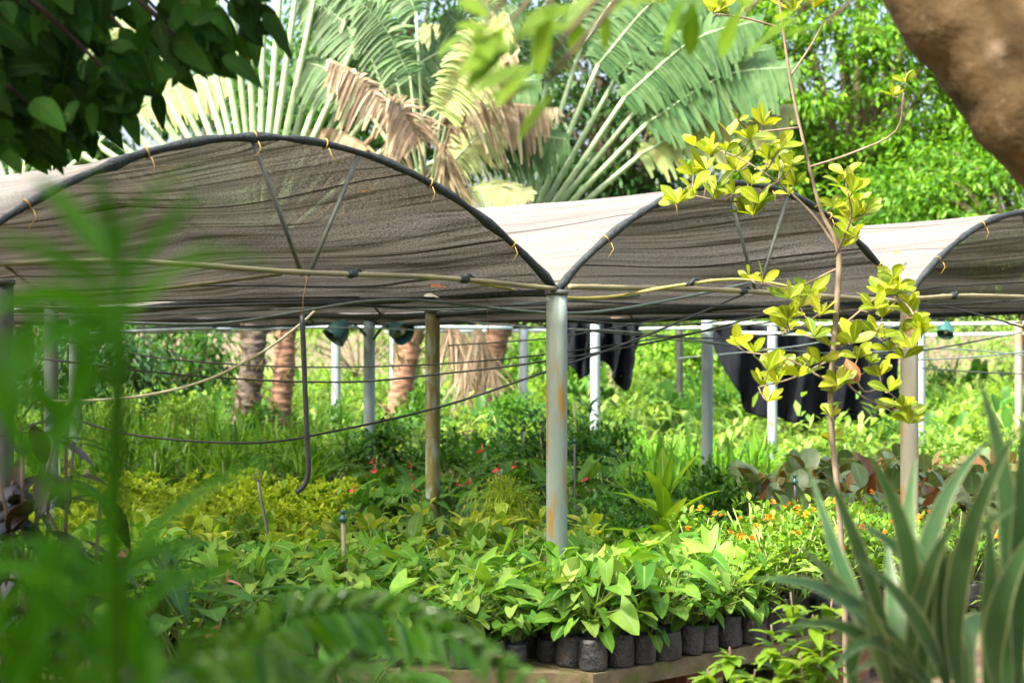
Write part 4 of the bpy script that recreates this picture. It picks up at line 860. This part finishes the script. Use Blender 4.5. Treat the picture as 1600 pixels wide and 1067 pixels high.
def undergrowth():
    n = 26000; y = 20 + 55 * R.random(n) ** 1.3; x = (R.uniform(-150, 1750, n) - 800) / F * y; z = R.gamma(2, .13, n) + np.maximum(0, y - 45) * .012 + .25 * np.maximum(0, np.sin(x * .9) * np.cos(y * .7))
    mb = MB(); mb.leaves(np.c_[x, y, z], sph(n, -20, 80), (0, 0, 1), R.uniform(.12, .3, n), R.uniform(.06, .11, n), P_OVATE, 2, .3, .2)
    n = 14000; y = R.uniform(9.5, 20, n); x = (R.uniform(-60, 1660, n) - 800) / F * y; z = R.gamma(2, .07, n)
    mb.leaves(np.c_[x, y, z], sph(n, 0, 80), (0, 0, 1), R.uniform(.06, .16, n), R.uniform(.03, .06, n), P_OVATE, 2, .3, .2)
    tag(mb.build('undergrowth', M['bright_far']), 'mass of low sunlit weeds and seedlings filling the far beds', 'undergrowth', kind='stuff')
undergrowth()

# ------------------------------------------------------------------ foreground
def shade_tree():
    """big-leaved tree standing left of the camera; its crown hangs into the top left corner, with unseen leaves added overhead to shade the foreground"""
    base = np.array((-3.6, 4.6, 0.)); root = thing('broad_leaved_tree', 'dark big leaved tree hanging into the top left corner', 'tree', base)
    mb = MB(); mb.tube(curve([base, base + (.1, .1, 1.6), base + (.5, .2, 3.2)], 14), np.linspace(.16, .1, 15), 10, lump=.05); mb.build('trunk', M['bark_g'], root, base)
    pos = []; bm_ = MB(); top = base + (.5, .2, 3.1)
    tw = [(R.uniform(-30, 330), R.uniform(-20, 215)) for _ in range(46)] + [(345, 5), (375, 25), (400, 10), (385, 62), (340, 60), (330, 95), (300, 130), (355, 85), (70, 190), (120, 175), (20, 175), (195, 140), (250, 110), (90, 175), (310, 30), (290, 120)]
    tw = [(u, v) for u, v in tw if v < 208 - max(0, u - 115) * .56 + R.uniform(-40, 20)]
    lf = MB()
    for i, (u, v) in enumerate(tw):
        dd = R.uniform(4.3, 5.8); c = P(u - 12, v - 14, dd); a = c + np.array((-.35, .1, .3))
        bm_.tube(curve([top, (top + a) / 2 + (0, 0, .3), a, c], 12), np.linspace(.018, .004, 13), 6)
        n = R.integers(8, 14); dr = nrm(np.c_[R.normal(.35, .6, n), R.normal(0, .35, n), R.normal(-.7, .45, n)]); b = c + R.normal(0, .05, (n, 3)); L = R.uniform(.08, .14, n)
        lf.leaves(b, dr, nrm(np.c_[R.normal(.1, .4, n), np.full(n, -1.), R.normal(.35, .4, n)]), L, L * R.uniform(.42, .55, n), P_OVATE, 8, R.uniform(0, .2, n), .15, wave=.04)
    n = 17500; x = R.uniform(-6, 2.5, n); y = R.uniform(-2.5, 5.5, n); z = R.uniform(2.9, 5.2, n); ok = (z > 1.6 + .2036 * np.maximum(y, 0) + .25) & (x < np.interp(y, [0, .5, 1.0, 1.8, 2.6, 3.2, 4.2, 5.5], [2.5, 2.2, -.9, -1.4, -1.2, -1.0, -1.3, -2.1])); x, y, z = x[ok], y[ok], z[ok]; n = len(x)  # unseen crown over the camera, added and shaped to keep light off the foreground
    lf.leaves(np.c_[x, y, z], nrm(np.c_[R.normal(0, 1, (n, 2)), R.normal(-.5, .4, n)]), R.normal(0, .4, (n, 3)) + (0, 0, 1), R.uniform(.12, .22, n), R.uniform(.06, .09, n), P_OVATE, 4, .2, .2)
    for q in range(16): bm_.tube(curve([top, np.array((R.uniform(-4, -2.5), R.uniform(1, 5), 3.7)), np.array((R.uniform(-5.5, -2), R.uniform(-2, 5), R.uniform(3.6, 5)))], 10), np.linspace(.05, .01, 11), 6)
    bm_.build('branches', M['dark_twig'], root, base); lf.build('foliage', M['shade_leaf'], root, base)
shade_tree()
def big_trunk():
    d = 4.5; base = P(1900, 543, d); base[2] = 0; root = thing('leaning_tree', 'thick brown leaning tree trunk in the top right corner, with hanging fresh leaves', 'tree', base)
    def skin(c, r):
        c = curve(c, 44); mb = MB(); k = len(c); ph = np.linspace(0, 9, k); r = np.interp(np.linspace(0, 1, k), np.linspace(0, 1, len(r)), r) * (1 + .03 * np.sin(ph * 3.1) + .02 * np.sin(ph * 8.3))
        mb.tube(c, r, 22, lump=.012); return mb
    skin([base, P(1910, 850, d), P(1895, 480, d), P(1780, 258, d), P(1648, 132, d), P(1555, 48, d), P(1470, -42, d), P(1418, -160, d), P(1400, -300, d)], [.3, .28, .27, .265, .24, .20, .165, .15, .14]).build('trunk', M['bark'], root, base)
    skin([P(1760, 215, d), P(1705, 120, d - .03), P(1665, 0, d - .03), P(1650, -150, d), P(1680, -320, d)], [.2, .2, .165, .15, .13]).build('limb', M['bark'], root, base)
    br = MB(); lf = MB()
    cl = [(740, 60, 2.7), (800, 75, 2.7), (850, 95, 2.6), (885, 0, 2.6), (940, 0, 2.7), (985, -5, 2.7), (1030, -15, 2.6), (850, 130, 2.6), (1085, -12, 2.8), (790, 45, 2.8), (900, 35, 2.7),
          (1160, 25, 3), (1250, 20, 3), (1290, 40, 3)]
    up = P(1300, -330, 3)
    for u, v, dd in cl:
        c = P(u, v, dd); a = c + np.array((.12, 0, .14)); br.tube(curve([up, P((u + 1300) / 2, -200, dd), a, c], 12), np.linspace(.012, .003, 13), 6)
        n = R.integers(2, 5); dr = nrm(np.c_[R.normal(-.5, .6, n), R.normal(-.1, .4, n), R.normal(-.4, .35, n)]); L = R.uniform(.06, .10, n)
        lf.leaves(c + R.normal(0, .012, (n, 3)), dr, nrm(np.c_[R.normal(0, .4, n), np.full(n, -.6), np.full(n, .8)]), L, L * .42, P_OBOV, 6, .2, .2)
    tp = P(1400, -300, d)
    for q in range(9):
        e = np.array((R.uniform(.2, 4), R.uniform(2.5, 6.5), R.uniform(4.2, 5.5))); br.tube(curve([tp, (tp + e) / 2 + (0, 0, .3), e], 10), np.linspace(.06, .012, 11), 6)
        n = 160; lf.leaves(e + R.normal(0, .55, (n, 3)) * (1, 1, .5) + (0, 0, .3), sph(n, -60, 30), (0, 0, 1), R.uniform(.1, .17, n), .055, P_OBOV, 4, .2, .2)
    br.tube(curve([tp, (tp + up) / 2 + (0, 0, .2), up], 10), np.linspace(.06, .014, 11), 6)
    br.build('branches', M['bark_g'], root, base); lf.build('foliage', M['fresh_leaf'], root, base)
big_trunk()
def dracaena():
    d = 3.2; base = P(1480, 543, d); base[2] = 0; root = thing('dracaena', 'cream edged strap leaved dracaena in the bottom right corner', 'plant', base)
    tr = MB(); 
    for u in (1400, 1480, 1570): tr.tube([P(u, 1300, d), P(u + 5, 1180, d), P(u, 1080, d)], .018, 8)
    for u in (1400, 1480, 1570): q = P(u, 1300, d); e = q.copy(); e[2] = 0; tr.tube([e, q], .018, 8)
    tr.build('stems', M['sapling_bark'], root, base)
    L = [((1400, 1080), (1330, 945), (1180, 905), 46), ((1390, 1040), (1325, 935), (1252, 855), 44), ((1385, 1060), (1320, 900), (1262, 728), 38), ((1400, 1040), (1340, 860), (1285, 722), 36), ((1480, 1080), (1425, 960), (1338, 872), 40),
         ((1430, 1040), (1415, 850), (1350, 700), 42), ((1460, 1060), (1420, 880), (1432, 715), 52), ((1420, 1060), (1455, 830), (1545, 690), 44), ((1500, 1080), (1500, 880), (1598, 660), 54), ((1570, 1090), (1578, 820), (1528, 588), 48),
         ((1590, 1080), (1592, 850), (1600, 640), 52), ((1480, 1080), (1470, 960), (1478, 830), 50), ((1520, 1090), (1520, 975), (1600, 1005), 44), ((1340, 1090), (1335, 1010), (1395, 978), 36), ((1540, 1080), (1545, 940), (1545, 800), 60),
         ((1440, 1080), (1475, 900), (1590, 790), 44), ((1560, 1080), (1560, 950), (1640, 800), 56), ((1460, 1080), (1380, 985), (1325, 950), 40), ((1510, 1080), (1480, 960), (1405, 800), 44), ((1450, 1080), (1400, 1030), (1330, 1055), 40),
         ((1420, 1080), (1330, 985), (1222, 985), 38), ((1440, 1080), (1370, 1000), (1290, 1062), 36), ((1420, 1080), (1400, 960), (1385, 840), 40), ((1500, 1080), (1440, 905), (1330, 815), 42), ((1600, 1085), (1575, 1000), (1565, 900), 56), ((1390, 1085), (1370, 1000), (1345, 925), 40)]
    for _ in range(1):
        u = R.uniform(1400, 1600); e = R.uniform(-170, 120); L.append(((u, 1080), (u + e * .35, R.uniform(880, 980)), (u + e, R.uniform(760, 960)), R.uniform(34, 50)))
    mb = MB()
    for p0, p1, p2, w_ in L:
        z = R.uniform(-.22, .22); mb.strap([P(*p0, d + .05), P(*p1, d + z * .5), P(*p2, d + z)], w_ / F * d * R.uniform(.58, .82), (R.normal(0, .15), -1, .35 + R.normal(0, .2)), P_STRAP, 14, .28)
    mb.build('foliage', M['dracaena'], root, base)
dracaena()
def shrub_front(u0, label, tops, d=5.6, base_v=1250):
    base = P(u0, 543, d); base[2] = 0; root = thing('lime_shrub', label, 'shrub', base, 'lime shrubs before the bench'); st = MB(); lf = MB()
    for (u, v) in tops:
        t = P(u, v, d + R.uniform(-.15, .15)); c = curve([base, (base + t) / 2 + R.normal(0, .03, 3), t], 16); st.tube(c, np.linspace(.008, .003, len(c)), 6)
        n = 34; q = R.uniform(.62, 1, n); b = c[(q * (len(c) - 1)).astype(int)]; L = R.uniform(.06, .105, n)
        lf.leaves(b, nrm(np.c_[R.normal(0, .8, n), R.normal(-.2, .6, n), R.normal(.25, .35, n)]), (0, 0, 1), L, L * .48, P_OVATE, 5, R.uniform(.1, .5, n), .2, wave=.04)
    st.build('stems', M['sapling_bark'], root, base); lf.build('foliage', M['shrub'], root, base)
shrub_front(1250, 'thin twiggy lime shrub left of the dracaena', [(1235, 925), (1270, 960), (1205, 975), (1285, 1010), (1250, 1020), (1300, 935), (1225, 1040)])
shrub_front(1145, 'low lime shrub at the bottom edge before the bench', [(1105, 1045), (1140, 1010), (1180, 1045), (1150, 1055)])
def front_palm():
    """blurred palm right in front of the lens, on the left"""
    d = 1.35; base = P(180, 543, d); base[2] = 0; root = thing('feather_palm', 'blurred palm fronds close to the camera on the left', 'palm', base)
    def frond(rach, nl, L, wd, rpx=11, mat='fern_leaf', a0=.25, both=True, stiff=.25):
        c = curve([P(*p) for p in rach], 30); st = MB(); st.tube(c, np.linspace(rpx / F * d, rpx * .3 / F * d, len(c)), 7)
        fo = MB(); k = nl; t = np.linspace(a0, 1, k); idx = (t * (len(c) - 1)).astype(int); b = c[idx]; tan = nrm(np.gradient(c, axis=0))[idx]
        for sg in ((-1, 1) if both else (1,)):
            side = nrm(np.cross(tan, (0, -1, .1))) * sg
            dd = nrm(side * R.uniform(.7, 1.1, (k, 1)) + tan * R.uniform(.5, .9, (k, 1)) + R.normal(0, .12, (k, 3)))
            ll = L * np.sin(math.pi * (.15 + .8 * (t - a0) / (1 - a0))) * R.uniform(.8, 1.1, k)
            fo.leaves(b, dd, np.array((0, -.8, .6)) + R.normal(0, .25, (k, 3)), ll, wd, P_LANCE, 7, stiff, .2)
        o = fo.build('frond', M[mat], root, base); st.build('rachis', M['palm_leaf'], o, base)
    def straps(L, name='leaflets', d0=1.15, jit=.06):
        m = MB()
        for p0, p1, p2, w_ in L:
            z = R.uniform(-jit, jit); m.strap([P(*p0, d0), P(*p1, d0 + z * .5), P(*p2, d0 + z)], w_ / F * d0, (R.normal(0, .2), -1, .4), P_LANCE, 12, .2)
        return m.build(name, M['palm_leaf'], root, base)
    st = MB(); st.tube([(*P(182, 1500, 1.2)[:2], 0), P(178, 1100, 1.18), P(176, 800, 1.16), P(186, 560, 1.15), P(188, 400, 1.15)], np.array([20, 20, 18, 17, 9]) / F * 1.15, 9); st.build('stalk', M['palm_leaf'], root, base)
    straps([((186, 430), (120, 340), (45, 268), 40), ((188, 440), (170, 330), (135, 250), 26), ((190, 450), (250, 370), (325, 285), 36), ((190, 500), (260, 430), (345, 372), 24), ((188, 420), (230, 310), (345, 250), 18),
            ((185, 470), (90, 400), (-30, 370), 30), ((185, 520), (100, 520), (20, 600), 44), ((185, 500), (80, 460), (-40, 500), 40), ((182, 560), (120, 640), (60, 760), 26), ((190, 470), (330, 400), (440, 425), 18), ((188, 540), (130, 560), (100, 660), 34)])
    q = R.uniform
    straps([((q(-40, 140), q(640, 820)), (q(-20, 150), q(520, 640)), (q(-60, 190), q(330, 560)), q(20, 36)) for _ in range(6)], 'leaflets', 1.2, .15)
    straps([((q(-60, 270), q(1050, 1250)), (q(-60, 260), q(900, 1000)), (q(-90, 250), q(760, 980)), q(14, 26)) for _ in range(26)], 'leaflets', 1.4, .3)
    straps([((190, 930), (270, 800), (440, 715), 26), ((200, 880), (280, 850), (345, 840), 22), ((205, 960), (300, 900), (420, 905), 26), ((150, 700), (60, 620), (-20, 640), 30), ((170, 800), (110, 760), (40, 800), 26), ((170, 900), (60, 850), (-40, 870), 26)], 'leaflets', 1.5)
    frond([(220, 1350, 2.5), (330, 1080, 2.5), (430, 975, 2.5), (560, 950, 2.5), (700, 990, 2.45), (870, 1085, 2.4)], 64, .075, .016, 7, a0=.2, stiff=.35)
    frond([(260, 1400, 2.3), (330, 1170, 2.3), (450, 1075, 2.3), (600, 1065, 2.25), (740, 1115, 2.2)], 50, .065, .014, 7, a0=.2, stiff=.35)
    frond([(160, 1400, 1.8), (210, 1130, 1.8), (290, 1030, 1.8), (400, 1010, 1.75), (500, 1060, 1.7)], 40, .045, .010, 7, a0=.2, stiff=.35)
front_palm()
def dark_shrub_left():
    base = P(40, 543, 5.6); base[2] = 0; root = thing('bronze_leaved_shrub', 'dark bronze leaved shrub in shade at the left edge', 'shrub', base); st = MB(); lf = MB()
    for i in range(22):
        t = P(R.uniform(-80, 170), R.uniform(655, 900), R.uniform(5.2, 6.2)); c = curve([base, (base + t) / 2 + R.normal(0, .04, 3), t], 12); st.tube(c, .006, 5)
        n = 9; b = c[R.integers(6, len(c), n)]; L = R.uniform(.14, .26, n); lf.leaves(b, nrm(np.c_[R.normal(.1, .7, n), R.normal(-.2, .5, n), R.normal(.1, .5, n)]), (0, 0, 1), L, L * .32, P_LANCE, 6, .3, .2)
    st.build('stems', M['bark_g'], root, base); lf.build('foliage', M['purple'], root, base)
dark_shrub_left()
def b_ant2(root, i): b_anthurium(root, i, 1, 'pink')
proto('ant2', 'shaded_anthurium', 'dark leaved anthurium with a pale pink flower in the shaded corner lower left', 'shaded anthuriums in front of the left bench', b_ant2, 3)
for u, v, d in [(225, 960, 6.2), (290, 980, 6.0), (390, 1060, 5.8), (560, 1090, 6.0)]:
    place('ant2', P(u, v, d)[0], d, max(0, P(u, v, d)[2] - .3), .95)
# stray dry leaves on and under the net
def dry(u, v, d, mat, label, L=.09, dr=(1, 0, .1)):
    p = P(u, v, d); mb = MB(); mb.leaves(p, dr, (0, -.6, .8), L, L * .4, P_LANCE, 6, .2, .5, wave=.15); tag(mb.build('dry_leaf', M[mat], None, p), label, 'leaf', 'fallen leaves caught on the net')
dry(662, 463, 8.3, 'whiteleaf', 'bleached leaf caught on a cable left of the nearest post', .075)
dry(1440, 364, 11.2, 'dryleaf', 'curled brown leaf lying on the rightmost net', .13)
dry(672, 448, 8.2, 'dryleaf', 'reddish dry leaf caught under the bamboo pole', .08)
dry(560, 300, 7.9, 'dryleaf', 'small brown leaf caught inside the nearest net under the arch', .06)
dry(905, 372, 8.5, 'dryleaf', 'curled brown leaf on the pale net slope above the nearest post', .08, (.7, .3, .3))
dry(1395, 398, 10.3, 'dryleaf', 'brown leaf low on the pale slope of the rightmost net', .08, (.7, .3, .3))
for kind, (out, used, _) in PROTO.items():          # drop prototypes that found no place
    for r, u_ in zip(out, used):
        if not u_:
            for c in list(r.children): bpy.data.objects.remove(c)
            bpy.data.objects.remove(r)
